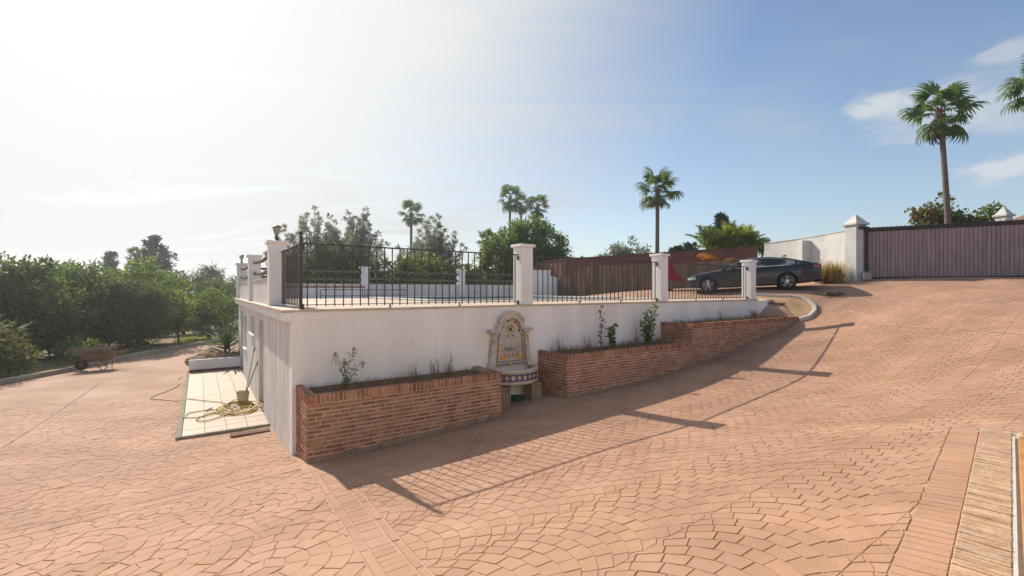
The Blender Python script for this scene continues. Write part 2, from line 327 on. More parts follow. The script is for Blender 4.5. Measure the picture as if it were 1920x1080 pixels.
def paving():
    rnd = random.Random(5); Q = []                  # quads as four (s,t) corners, t = distance in front of the terrace wall
    Lb = lambda t: .11-.062*t                       # left edge of the cross band
    def ok_common(s, t):
        p = W(s, -t)
        if p.y < .9 or abs(p.x) > 1.32*p.y+2.2: return False
        n = (p-PO).dot(PN); q = (p-PO).dot(PD)
        if n > -.18 and q < .02: return False
        if n > -.02 and q < .10: return False
        g = Vector((.88, -.476)); o = p-Vector((14.4, 18.3))
        if o.dot(Vector((.476, .88))) > -.25: return False
        if p.x > 13.1 and p.y > 18: return False
        if inpoly(np.array([p.x]), np.array([p.y]), ISLX)[0]: return False
        return True
    ISLX = [(c.x, c.y) for c in [Vector(p)+(Vector(p)-Vector((9.9,16.5))).normalized()*.14 for p in ISL]]
    def clip(poly, ns, nt, c):                      # keep ns*s+nt*t <= c
        out = []
        for i in range(len(poly)):
            p, q = poly[i], poly[(i+1) % len(poly)]; dp = ns*p[0]+nt*p[1]-c; dq = ns*q[0]+nt*q[1]-c
            if dp <= 0: out.append(p)
            if dp*dq < 0: f = dp/(dp-dq); out.append((p[0]+(q[0]-p[0])*f, p[1]+(q[1]-p[1])*f))
        return out
    pnS, pnT = PN.dot(DV), -PN.dot(BV); pnC = -.257-(C0-PO).dot(PN)
    def fit(poly, zone):
        lines = [(-1, -.062, -.11-.36), (0, -1, -1.285)] if zone is zoneB else [(1, .062, .11-.012), (0, -1, -1.265)] if zone is zoneA else [(0, 1, .985), (1, 0, -.02)]
        ms, mt = sum(p[0] for p in poly)/len(poly), sum(p[1] for p in poly)/len(poly)
        if zone is zoneB and ms > 16: lines = []
        p = W(ms, -mt)
        if zone is zoneB and (p-PO).dot(PD) < .1: lines.append((pnS, pnT, pnC))
        for l in lines:
            poly = clip(poly, *l)
            if len(poly) < 3: return None
        return poly
    def zoneA(s, t): return s < Lb(t)+.1 and t > 1.15
    def zoneC(s, t): return s < .1 and t < 1.1 and not (s > -1.72 and t < -2.8) and W(s, -t).y < 12.5 and s > -9
    def zoneB(s, t): return (s > Lb(t)+.25 and t > 1.20) or (s > 16.15 and t > -6)
    # concentric fans, laid like fish scales with their crowns towards +s
    def fans(zone, Rf, s0, s1, t0, t1, nring):
        w = Rf/nring
        for i in range(int(s0/Rf)-1, int(s1/Rf)+2):
            for j in range(int(t0/(2*Rf))-1, int(t1/(2*Rf))+2):
                cs, ct = i*Rf, j*2*Rf+(i % 2)*Rf
                if not (s0-Rf < cs < s1+Rf and t0-Rf < ct < t1+Rf): continue
                cover = [(cs-Rf, ct-Rf), (cs-Rf, ct+Rf), (cs-2*Rf, ct)]
                for k in range(nring):
                    r0, r1 = k*w, (k+1)*w; n = max(3, round(2*math.pi*(r0+r1)/2/(w*1.25))) if k else 3; ph = rnd.random()*.5
                    for a in range(n):
                        a0, a1 = 2*math.pi*(a+ph)/n, 2*math.pi*(a+1+ph)/n
                        am = (a0+a1)/2; rm = (r0+r1)/2; ms, mt = cs+rm*math.cos(am), ct+rm*math.sin(am)
                        if any(math.hypot(ms-p, mt-q) < Rf-.6*w for p, q in cover) or not zone(ms, mt) or not ok_common(ms, mt): continue
                        c = []
                        for rr, aa in ((r0,a0), (r1,a0), (r1,am), (r1,a1), (r0,a1)) if k else ((0,0), (r1,a0), (r1,am), (r1,a1)):
                            c.append((cs+rr*math.cos(aa), ct+rr*math.sin(aa)))
                        for p, q in cover:
                            d = math.hypot(ms-p, mt-q)
                            if d < Rf+1.5*w and c and len(c) > 2:
                                ns, nt = (ms-p)/d, (mt-q)/d; c = clip(c, -ns, -nt, -(ns*p+nt*q+Rf))
                        if len(c) > 2: c = fit(c, zone)
                        if c and len(c) > 2: Q.append(c)
    # segmental arches: columns along +s, courses bowed towards +s
    def arches(zone, wc, s0, s1, t0, t1, w, bl):
        Ra = wc*.62
        for j in range(int(t0/wc)-1, int(t1/wc)+2):
            tc = (j+.5)*wc; off = rnd.random()*w
            fm = math.asin(min(1, wc/2/Ra)); n = max(4, round(2*fm*Ra/bl))
            for i in range(int(s0/w)-4, int(s1/w)+1):
                sb = i*w+off; sh = .5 if i % 2 else 0.
                ed = [-fm] + [(-fm + 2*fm*(k+sh+rnd.uniform(-.10,.10))/n) for k in range(0 if sh else 1, n)] + [fm]
                for k in range(len(ed)-1):
                    if ed[k+1]-ed[k] < .06: continue
                    pm = (ed[k]+ed[k+1])/2; mt = tc+Ra*math.sin(pm); ms = sb+Ra*math.cos(pm)-Ra*.6+w/2
                    if not zone(ms, mt) or not ok_common(ms, mt): continue
                    c = []
                    for ph, up in ((ed[k],0), (ed[k],1), (ed[k+1],1), (ed[k+1],0)):
                        tt = Ra*math.sin(ph)
                        if up: tt = max(-wc/2, min(wc/2, tt+w*math.sin(ph)*math.cos(ph)*.8))
                        c.append((sb+up*w+math.sqrt(max(0, Ra*Ra-tt*tt))-Ra*.6, tc+tt))
                    c = fit(c, zone)
                    if c: Q.append(c)
    fans(zoneA, .86, -7, .2, 1.2, 9, 5)
    fans(zoneC, .80, -14, 0, -12, 1.0, 4)
    arches(zoneB, 1.05, -.4, 26, -5, 17, .155, .185)
    def rect(a, b, c, d):
        if ok_common((a+b)/2, (c+d)/2): Q.append([(a,c), (b,c), (b,d), (a,d)])
    t = 1.0
    while t < 8:                                    # soldier course of the cross band
        l = Lb(t+.05); Q.append([(l+.075,t), (l+.275,t), (l+.272,t+.1), (l+.072,t+.1)])
        t += .1
    t = 1.0
    while t < 8:
        Q.append([(Lb(t),t), (Lb(t)+.065,t), (Lb(t+.6)+.065,t+.6), (Lb(t+.6),t+.6)]); Q.append([(Lb(t)+.285,t), (Lb(t)+.345,t), (Lb(t+.6)+.345,t+.6), (Lb(t+.6)+.285,t+.6)]); t += .6
    s = .14
    while s < 15.9: rect(s, s+.115, 1.06, 1.28); s += .115          # soldiers along the planters
    s = -.06
    while s > -11: rect(s-.24, s, 1.0, 1.25); s -= .24              # plain border to the left
    rg = np.random.default_rng(3); groups = {}
    def area(c): return .5*abs(sum(c[i][0]*c[(i+1)%len(c)][1]-c[i][1]*c[(i+1)%len(c)][0] for i in range(len(c))))
    for c in Q:                                     # drop clip slivers and merge near-double corners
        c2 = [c[0]]
        for p in c[1:]:
            if math.hypot(p[0]-c2[-1][0], p[1]-c2[-1][1]) > .012: c2.append(p)
        if len(c2) > 3 and math.hypot(c2[0][0]-c2[-1][0], c2[0][1]-c2[-1][1]) < .012: c2.pop()
        if len(c2) >= 3 and area(c2) > .0022: groups.setdefault(len(c2), []).append(c2)
    stones = []                                     # (n, verts 2n x 3, flip, distance, in frame)
    for n, lst in groups.items():
        arr = np.array(lst); nq = len(arr); cen = arr.mean(1, keepdims=True); dv = arr-cen; ln = np.maximum(np.linalg.norm(dv, axis=2, keepdims=True), 1e-4)
        lo = arr - dv/ln*np.minimum(.0028, ln*.3) + rg.normal(0, .001, arr.shape); hi = lo - dv/ln*np.minimum(.0045, ln*.3)
        def world(q): return C0.x+q[...,0]*DV.x-q[...,1]*BV.x, C0.y+q[...,0]*DV.y-q[...,1]*BV.y
        xl, yl = world(lo); xh, yh = world(hi); zl = gz(xl, yl)-.006
        far = np.clip((np.hypot(xh, yh).mean(1, keepdims=True)-5)/10, 0, 1); wornl = ((arr[:,:,0].mean(1, keepdims=True) < -.1) & (arr[:,:,1].mean(1, keepdims=True) < 1.0))
        h = (.0062+rg.normal(0, .0010, (nq,1)))*np.where(wornl, .75, 1.); tl = rg.normal(0, .0055, (nq,2,1))
        cx, cy = xh.mean(1, keepdims=True), yh.mean(1, keepdims=True); zh = gz(xh, yh)+h+(xh-cx)*tl[:,0]+(yh-cy)*tl[:,1]
        Vn = np.concatenate([np.stack([xl,yl,zl],-1), np.stack([xh,yh,zh],-1)], 1); sg = np.sum(xh*np.roll(yh,-1,1)-yh*np.roll(xh,-1,1), 1)
        px = 960+853*cx[:,0]/cy[:,0]; py = 543-853*gz(cx[:,0], cy[:,0])/cy[:,0]; inf = (px > 10) & (px < 1910) & (py < 1070)
        for i in range(nq): stones.append((n, Vn[i], sg[i] < 0, math.hypot(cx[i,0], cy[i,0]) if inf[i] else 1e9))
    def faces(n, flip):
        f = [tuple(range(n, 2*n))]+[(i, (i+1) % n, n+(i+1) % n, n+i) for i in range(n)]
        return [q[::-1] for q in f] if flip else f
    FC = {(n, fl): faces(n, fl) for n in groups for fl in (False, True)}
    stones.sort(key=lambda q: q[3])
    for n, V, fl, d in stones[:300]:
        c = V.mean(0); me = bpy.data.meshes.new('paving_stone'); me.from_pydata((V-c).tolist(), [], FC[(n, bool(fl))]); me.materials.append(stone1_m); inst('paving_stone', me, driveway, tuple(c))
    VV = []; loops = []; starts = []; tot = []; off = 0; lp = 0
    for n, V, fl, d in stones[300:]:
        VV.append(V)
        for f in FC[(n, bool(fl))]:
            loops.extend([i+off for i in f]); starts.append(lp); tot.append(len(f)); lp += len(f)
        off += 2*n
    me = bpy.data.meshes.new('paving_stones'); VV = np.concatenate(VV).astype(np.float32); me.vertices.add(len(VV)); me.vertices.foreach_set('co', VV.ravel())
    me.loops.add(len(loops)); me.loops.foreach_set('vertex_index', np.array(loops, np.int32)); me.polygons.add(len(starts)); me.polygons.foreach_set('loop_start', np.array(starts, np.int32))
    me.materials.append(stone_m); me.update(calc_edges=True); me.polygons.foreach_set('use_smooth', [False]*len(starts)); o = inst('paving_stones', me, driveway); o['kind'] = 'stuff'
    nq = len(stones)
    print('paving stones', nq)
paving()

# saw-cut joints across the concrete
def hit(px, py):
    Y = np.linspace(2, 30, 3000); d = gz((px-960)/853*Y, Y)-(543-py)/853*Y; i = int(np.argmax(d > 0)); return Vector(((px-960)/853*Y[i], Y[i]))
cut_m = mat('dark joint filler', [(.10,.065,.045), (.17,.11,.08)], 6, .95)
for (a, b) in (((2,842),(188,718)), ((1662,613),(1916,628)), ((1530,607),(1662,613))):
    A, B_ = hit(*a), hit(*b); t = (B_-A).normalized(); nn = Vector((-t.y, t.x))*.006; vs = []; fs = []; K = 40
    for i in range(K+1):
        p = A.lerp(B_, i/K)
        for q in (p-nn, p+nn): vs += [(q.x, q.y, g1(q.x, q.y)+.0085)]
    for i in range(K): fs.append((i*2, i*2+1, i*2+3, i*2+2))
    MB().add(vs, fs).build('saw_cut_joint', cut_m, driveway)

# kerb on the left of the drive, in cast lengths
def kerb_line(pts, w, h, nm, m, step=1.0, dz=0.0, closed=False):
    pl = [Vector(p) for p in pts]; out = []; d = 0
    for i in range(len(pl)-1):
        L = (pl[i+1]-pl[i]).length; n = max(1, round(L/.25))
        for k in range(n): out.append(pl[i].lerp(pl[i+1], k/n))
    out.append(pl[-1]); mb = MB(); n = len(out); vs = []; fs = []
    for i, p in enumerate(out):
        t = (out[min(i+1,n-1)]-out[max(i-1,0)]).normalized(); nn = Vector((t.y, -t.x)); z = g1(p.x, p.y)+dz
        for o, zz in ((0,-.2), (0,h-.015), (.015,h), (w-.015,h), (w,h-.015), (w,-.2)):
            q = p+nn*(o-w/2); vs.append((q.x, q.y, z+zz))
    for i in range(n-1):
        for k in range(5): fs.append((i*6+k, i*6+k+1, i*6+k+7, i*6+k+6))
    fs += [tuple(range(6)), tuple((n-1)*6+k for k in reversed(range(6)))]
    mb.add(vs, fs); return tag(mb.build(nm, m, smooth=30), kind='structure')
kerb_m = mat('concrete kerb', [(.22,.185,.14), (.36,.31,.245), (.44,.40,.33)], 2.5, .95, .9, 24, detail=10)
pale_kerb_m = mat('pale kerb', [(.42,.39,.34), (.55,.52,.47)], 4, .9, .6, 24)
kerb_line(KERB, .24, .17, 'kerb', kerb_m)
kerb_line([(9.99,15.8)]+ISL[1:10], .14, .12, 'island_kerb', pale_kerb_m)
def island():
    vs = []; fs = []; c = Vector((9.95, 16.5)); vs.append((c.x, c.y, g1(c.x, c.y)+.07)); n = len(ISL)
    for f in (.33, .66, 1.):
        for p in ISL:
            q = c.lerp(Vector(p), f); vs.append((q.x, q.y, g1(q.x, q.y)+.07))
    for i in range(n):
        j = (i+1) % n; fs.append((0, 1+i, 1+j))
        for k in (0, 1): fs.append((1+k*n+i, 1+(k+1)*n+i, 1+(k+1)*n+j, 1+k*n+j))
    m = mat('tan island concrete', [(.36,.22,.12), (.46,.30,.17), (.52,.36,.22)], 2.2, .9, .6, 30, detail=9)
    tag(MB().add(vs, fs).build('island_bed', m, smooth='all'), kind='structure')
island()

# ------------------------------------------------------------ pool terrace over garden rooms
TZ = -.345
terrace = empty('pool_terrace', (C0.x, C0.y, 0), TA, 'white rendered raised pool terrace with square pillars and garden rooms below', 'terrace')
def tbuild():
    T = terrace
    mb = MB(); mb.box(0, 16.4, 0, .28, -3.4, TZ-.04); mb.box(15.2-.28, 15.2, .28, 12.6, -3.4, TZ-.04); mb.box(0, 15.2, 12.6, 12.88, -3.4, TZ-.04)
    mb.build('front_wall', white_m, T)
    mb = MB(); ops = [(4.2,5.25,-3.4,-.78), (6.4,7.7,-1.30,-.78), (9.2,10.05,-2.0,-.9), (10.5,11.6,-3.4,-.78)]; u = .28
    for a, b, z0, z1 in ops:
        mb.box(0, .28, u, a, -3.4, TZ-.2); mb.box(0, .28, a, b, z1, TZ-.2)
        if z0 > -3: mb.box(0, .28, a, b, -3.4, z0)
        u = b
    mb.box(0, .28, u, 12.6, -3.4, TZ-.2); mb.build('side_wall', white2_m, T)
    door_m = mat('pale grey door paint', [(.30,.28,.26), (.40,.38,.35)], 3, .5, .1, 30); glass_m = mat('dark window glass', [(.03,.035,.04), (.05,.055,.06)], 2, .08, spec=.6)
    frame_m = mat('white window paint', [(.62,.61,.58), (.7,.69,.67)], 3, .5)
    sill_m = mat('terracotta sill', [(.30,.13,.08), (.38,.18,.11)], 5, .8, .4, 30)
    for a, b, z0, z1 in ops:
        if z0 < -3:
            d = MB().box(.16, .2, a+.003, b-.003, -2.96, z1-.004).build('door', door_m, T)
            for k in range(2):
                MB().box(.148, .158, a+.14, b-.14, -2.8+k*.95, -1.95+k*.95, ch=.004).build('door_panel', door_m, d)
            MB().tube([(.13,a+.1,-2.0), (.13,a+.22,-2.0)], .012, 8).build('door_handle', iron_m, d)
            MB().box(-.03, .2, a, b, -2.99, -2.962).build('threshold', sill_m, T)
        else:
            w = MB().box(.15, .16, a+.06, b-.06, z0+.06, z1-.06).build('window', glass_m, T)
            f = MB(); f.box(.11, .17, a+.002, a+.06, z0+.002, z1-.002); f.box(.11, .17, b-.06, b-.002, z0+.002, z1-.002); f.box(.112, .168, a+.06, b-.06, z0+.002, z0+.06); f.box(.112, .168, a+.06, b-.06, z1-.06, z1-.002); f.box(.114, .166, (a+b)/2-.02, (a+b)/2+.02, z0+.06, z1-.06)
            f.build('window_frame', frame_m, w)
            MB().box(-.06, .12, a-.05, b+.05, z0-.045, z0-.002, ch=.008).build('window_sill', white_m, T)
    # slab edge jutting over the side wall, tile nosing and floor round the pool
    MB().box(-.13, -.0, -.02, 12.9, TZ-.2, TZ-.042, ch=.01).build('slab_edge', white_m, T)
    MB().box(.0, .28, .28, 12.6, TZ-.2, TZ-.042).build('slab_edge', white_m, T)
    P0, P1, Q0, Q1 = 4.6, 12.2, 4.2, 9.6
    mb = MB()
    mb.box(-.165, P0, -.03, 12.93, TZ-.038, TZ); mb.box(P1, 15.23, -.03, 12.93, TZ-.038, TZ); mb.box(P0, P1, -.03, Q0, TZ-.038, TZ); mb.box(P0, P1, Q1, 12.93, TZ-.038, TZ)
    mb.build('terrace_floor', slab_m, T)
    basin_m = mat('blue pool mosaic', [(.16,.22,.24), (.24,.31,.33)], 14, .3); water_m = mat('pool water', [(.03,.10,.11), (.05,.14,.15)], 1, .04, .25, 5, spec=.6)
    tube_m = mat('pale pool coping', [(.48,.47,.44), (.60,.58,.54)], 4, .7, .3, 30)
    pool = empty('swimming_pool', (*W(P0, Q0), TZ), TA, 'sunken swimming pool with pale coping behind the railings', 'pool')
    pw, pd = P1-P0, Q1-Q0
    mb = MB(); mb.box(0,.05,0,pd,-1.5,-.001); mb.box(pw-.05,pw,0,pd,-1.5,-.001); mb.box(.05,pw-.05,0,.05,-1.5,-.001); mb.box(.05,pw-.05,pd-.05,pd,-1.5,-.001); mb.box(.05,pw-.05,.05,pd-.05,-1.55,-1.5)
    mb.build('basin', basin_m, pool)
    mb = MB(); mb.box(-.3,.04,-.3,pd+.3,.002,.05,ch=.01); mb.box(pw-.04,pw+.3,-.3,pd+.3,.002,.05,ch=.01); mb.box(.045,pw-.045,-.3,.04,.002,.05,ch=.01); mb.box(.045,pw-.045,pd-.04,pd+.3,.002,.05,ch=.01)
    mb.build('coping', tube_m, pool)
    MB().box(.05,pw-.05,.05,pd-.05,-.11,-.10).build('water', water_m, pool)
    # pillars, low walls and log rails of the parapet
    pm = MB().box(-.165, .165, -.175, .175, 0, 1.33, ch=.012).mesh('pillar', white_m)
    cm = MB(); cm.box(-.21,.21,-.22,.22,1.33,1.40,ch=.012); cm = cm.mesh('pillar_cap', white_m)
    for s, u in ((4.97,.175), (9.98,.175), (14.98,.175), (.09,2.6), (.09,7.5), (.09,12.7), (5.0,12.7), (10.0,12.7), (14.98,12.7)):
        p = inst('pillar', pm, T, (s, u-.003 if u < 1 else u, TZ+.001)); inst('cap', cm, p, (0,0,.0))
    tops = mat('parapet capping', [(.50,.42,.36), (.62,.56,.5)], 3, .85, .4, 25)
    for a, b in ((2.78,7.32), (7.68,12.52)):
        MB().box(.0, .18, a, b, TZ+.001, .24).build('low_wall', white2_m, T); MB().box(-.02, .2, a, b, .242, .272, ch=.006).build('wall_capping', tops, T)
        for z in (.46, .80): 
            MB().tube([(.09,a-.05,z+.05), (.07,(a+b)/2,z-.04), (.1,b+.05,z+.03)], [.055,.05,.058], 8).build('log_rail', wood_m, T)
    for a, b in ((.27,4.83), (5.17,9.83), (10.17,14.81)):
        MB().box(a, b, 12.62, 12.8, TZ+.001, .24).build('low_wall', white2_m, T); MB().box(a, b, 12.60, 12.82, .242, .272, ch=.006).build('wall_capping', tops, T)
        for z in (.48, .82):
            MB().tube([(a-.05,12.7,z+.05), ((a+b)/2,12.7,z), (b+.05,12.7,z-.03)], [.06,.055,.06], 8).build('log_rail', wood_m, T)
tbuild()
# railings
bar_me = MB().box(-.009,.009,-.009,.009,-.30,.80).mesh('bar', iron_m)
def railing(s0, s1, u, n, label, feet=True, rot=0, L=None):
    """bay of bars between two points; runs along local x"""
    L = L or (s1-s0); p = W(s0, u)
    r = empty('railing', (p.x, p.y, 0), TA+rot, label, 'railing', 'iron railings round the pool terrace')
    for k in range(n): inst('bar', bar_me, r, ((k+.5)/n*L, 0, 0))
    MB().box(0, L, -.02, .02, .795, .82, ch=.004).build('top_rail', iron_m, r)
    MB().box(0, L, -.017, .017, -.275, -.262, ch=.003).build('bottom_rail', iron_m, r)
    if feet:
        for f in (.34, .67): MB().lathe([(.0,-.35),(.03,-.345),(.03,-.335),(.012,-.32),(.022,-.30),(.012,-.28)], 8, c=(L*f,0,0)).build('foot', iron_m, r)
        for x in (0, L):
            for z in (.74, -.30): MB().box(x-.02, x+.02, -.03, .022, z-.05, z+.05, ch=.004).build('bracket', iron_m, r)
    return r
railing(.19, 4.795, .14, 30, 'brown iron railing bay between the finial corner post and the pillar above the tiled fountain')
railing(5.145, 9.805, .14, 30, 'middle iron railing bay right of the pillar above the fountain')
railing(10.155, 14.805, .14, 30, 'rightmost iron railing bay in front of the dark parked car')
rr = railing(.16, 0, .20, 13, 'short iron railing running back from the finial post to the lantern pillar', False, math.pi/2, 2.21)
pp = W(.16, .14)
post = empty('corner_post', (pp.x, pp.y, TZ), TA, 'square iron corner post with ball finial at the terrace corner', 'post')
MB().box(-.025,.025,-.025,.025,0.003,1.27,ch=.004).build('shaft', iron_m, post)
MB().lathe([(.03,1.27),(.036,1.285),(.02,1.295),(.03,1.32),(.034,1.34),(.026,1.365),(.0,1.38)], 10).build('finial', iron_m, post, smooth=True)
# lanterns
def lantern(s, u, label):
    p = W(s, u); o = empty('lantern', (p.x, p.y, TZ+1.402), TA, label, 'lantern', 'lanterns on the terrace pillars')
    blk = MATS.get('black lantern metal') or mat('black lantern metal', [(.012,.014,.013), (.03,.032,.03)], 9, .45, .1, 60)
    gl = MATS.get('frosted lantern glass') or mat('frosted lantern glass', [(.42,.40,.30), (.55,.52,.42)], 4, .35, trans=.5)
    MB().lathe([(.0,.0),(.085,.0),(.085,.012),(.05,.03),(.028,.07),(.022,.12),(.04,.15),(.0,.152)], 12).build('base', blk, o, smooth=True)
    MB().lathe([(.04,.152),(.075,.30),(.0,.301)], 12).build('glass', gl, o, smooth=True)
    for k in range(6):
        a = k*math.pi/3; c, s_ = math.cos(a), math.sin(a)
        MB().tube([(.046*c,.046*s_,.15), (.082*c,.082*s_,.305)], .005, 4).build('cage_bar', blk, o)
    MB().lathe([(.0,.302),(.105,.304),(.108,.315),(.07,.34),(.025,.352),(.0,.37)], 12).build('cap', blk, o, smooth=True)
lantern(.09, 2.6, 'black lantern on the nearest corner pillar beside the railing')
lantern(.09, 12.7, 'black lantern on the far corner pillar beyond the log rails')
# ------------------------------------------------------------ brick planters
skirt_m = mat('dirty mortar skirting', [(.15,.11,.08), (.25,.18,.13), (.32,.22,.155)], 6, .95, 1., 30, detail=9)
def brick_planter(name, label, s0, s1, top, t1, base_fn, left=True, right=True, keep=None, tlow=0.0):
    """planter against the terrace wall; courses level, feet following the sloping drive"""
    p = W(s0, 0); o = empty(name, (p.x, p.y, top), TA, label, 'planter'); rn = random.Random(int(s0*100)+7)
    Ln = s1-s0; th = .13; zb = min(base_fn(s0), base_fn(s1))-.25-top
    mb = MB(); e = .012
    mb.box(e, Ln-e, -t1+e, -t1+th, zb, -.012)
    mb.box(e, th, -t1+th, -.004, zb, -.013); mb.box(Ln-th, Ln-e, -t1+th, -.004, zb, -.014)
    mb.build('mortar_core', mortar_m, o)
    MB().box(th, Ln-th, -t1+th, -.004, zb, -.07).build('soil', soil_m, o)
    vs = []; fs = []; K = 24                       # smeared mortar skirting where the brickwork meets the drive
    for i in range(K+1):
        x = Ln*i/K; zg = base_fn(s0+x)-top; w_ = .03+.018*math.sin(i*1.7)+.012*math.sin(i*4.1)
        vs += [(x,-t1-.045,zg-.05), (x,-t1-.028,zg+.018), (x,-t1-.006,zg+.02+w_), (x,-t1+.05,zg+.02+w_), (x,-t1+.05,zg-.05)]
    for i in range(K):
        for k in range(4): fs.append((i*5+k, i*5+k+1, i*5+k+6, i*5+k+5))
    fs += [tuple(range(5)), tuple(K*5+k for k in (4,3,2,1,0))]
    MB().add(vs, fs).build('mortar_skirting', skirt_m, o, smooth=50)
    ch = .066; bh = .042; bl = .262; jt = .020; todo = []
    def face(L, place, zfn, off):
        n = 0; z = -.155
        while True:
            z0 = z-bh
            if z < zfn(0)-.02 and z < zfn(L)-.02: break
            x = -(.13 if n % 2 else 0)-rn.random()*.04
            while x < L:
                a, b = max(x, 0), min(x+bl-jt+rn.uniform(-.03,.015), L); x = b+jt if b > a else x+bl
                if b-a < .04: continue
                if z < zfn((a+b)/2)-.01: continue
                todo.append((place, a, b, z0+rn.uniform(-.003,.003), z+rn.uniform(-.003,.003), off))
            z -= ch+rn.uniform(-.002,.002); n += 1
        x = .0
        while x < L-.03:
            w = .050+rn.uniform(-.008,.008); todo.append((place, x+.004, min(x+w, L), -.138+rn.uniform(-.006,.006), rn.uniform(-.004,.004), off)); x += w+.017
    face(Ln, 'f', lambda x: base_fn(s0+x)-top, 0)
    if left: face(t1-.014, 'l', lambda x: base_fn(s0)-top-.1*(1-x/t1), 1)
    if right: face(t1-.014, 'r', lambda x: base_fn(s1)-top-.1*(1-x/t1), 1)
    def verts(pl, a, b, z0, z1, _):
        pr = rn.uniform(-.003,.005); dp = .1 if z0 < -.12 and z1 > -.02 else .06
        if pl == 'f': return (a, b, -t1-pr, -t1+dp, z0, z1)
        if pl == 'l': return (-pr, dp, -t1+.012+(t1-.014-b), -t1+.012+(t1-.014-a), z0, z1)
        return (Ln-dp, Ln+pr, -t1+.012+a, -t1+.012+b, z0, z1)
    if len(todo) > 300:
        todo.sort(key=lambda q: (0 if q[0] == 'f' else .3) + (q[1] if q[0] == 'f' else 0))
    for q in todo[:300]:
        x0,x1,y0,y1,z0,z1 = verts(*q); c = ((x0+x1)/2, (y0+y1)/2, (z0+z1)/2)
        me = MB().box(x0-c[0],x1-c[0],y0-c[1],y1-c[1],z0-c[2],z1-c[2],ch=.005).mesh('brick', brick_m)
        inst('brick', me, o, c, (rn.uniform(-.006,.006), rn.uniform(-.006,.006), rn.uniform(-.006,.006)))
    if len(todo) > 300:
        mb = MB()
        for q in todo[300:]: mb.box(*verts(*q), ch=.005)
        mb.build('bricks', brick2_m, o)['kind'] = 'stuff'
    return o
fb = lambda s: gs(s, -1.02)
pl1 = brick_planter('brick_planter', 'red brick planter at the terrace corner with soldier course rim, nearest the camera', .06, 3.62, -1.63, .98, fb)
pl2 = brick_planter('brick_planter', 'lower long brick planter right of the tiled fountain holding leafy stems', 5.27, 9.79, -1.42, 1.04, fb, True, False)
pl3 = brick_planter('brick_planter', 'upper wedge shaped brick planter tapering up to the curved kerb', 9.80, 15.98, -.935, 1.04, fb, True, False)
# rough plinth lump and tap stub at the near corner of the first planter
pk = W(.03, -.45)

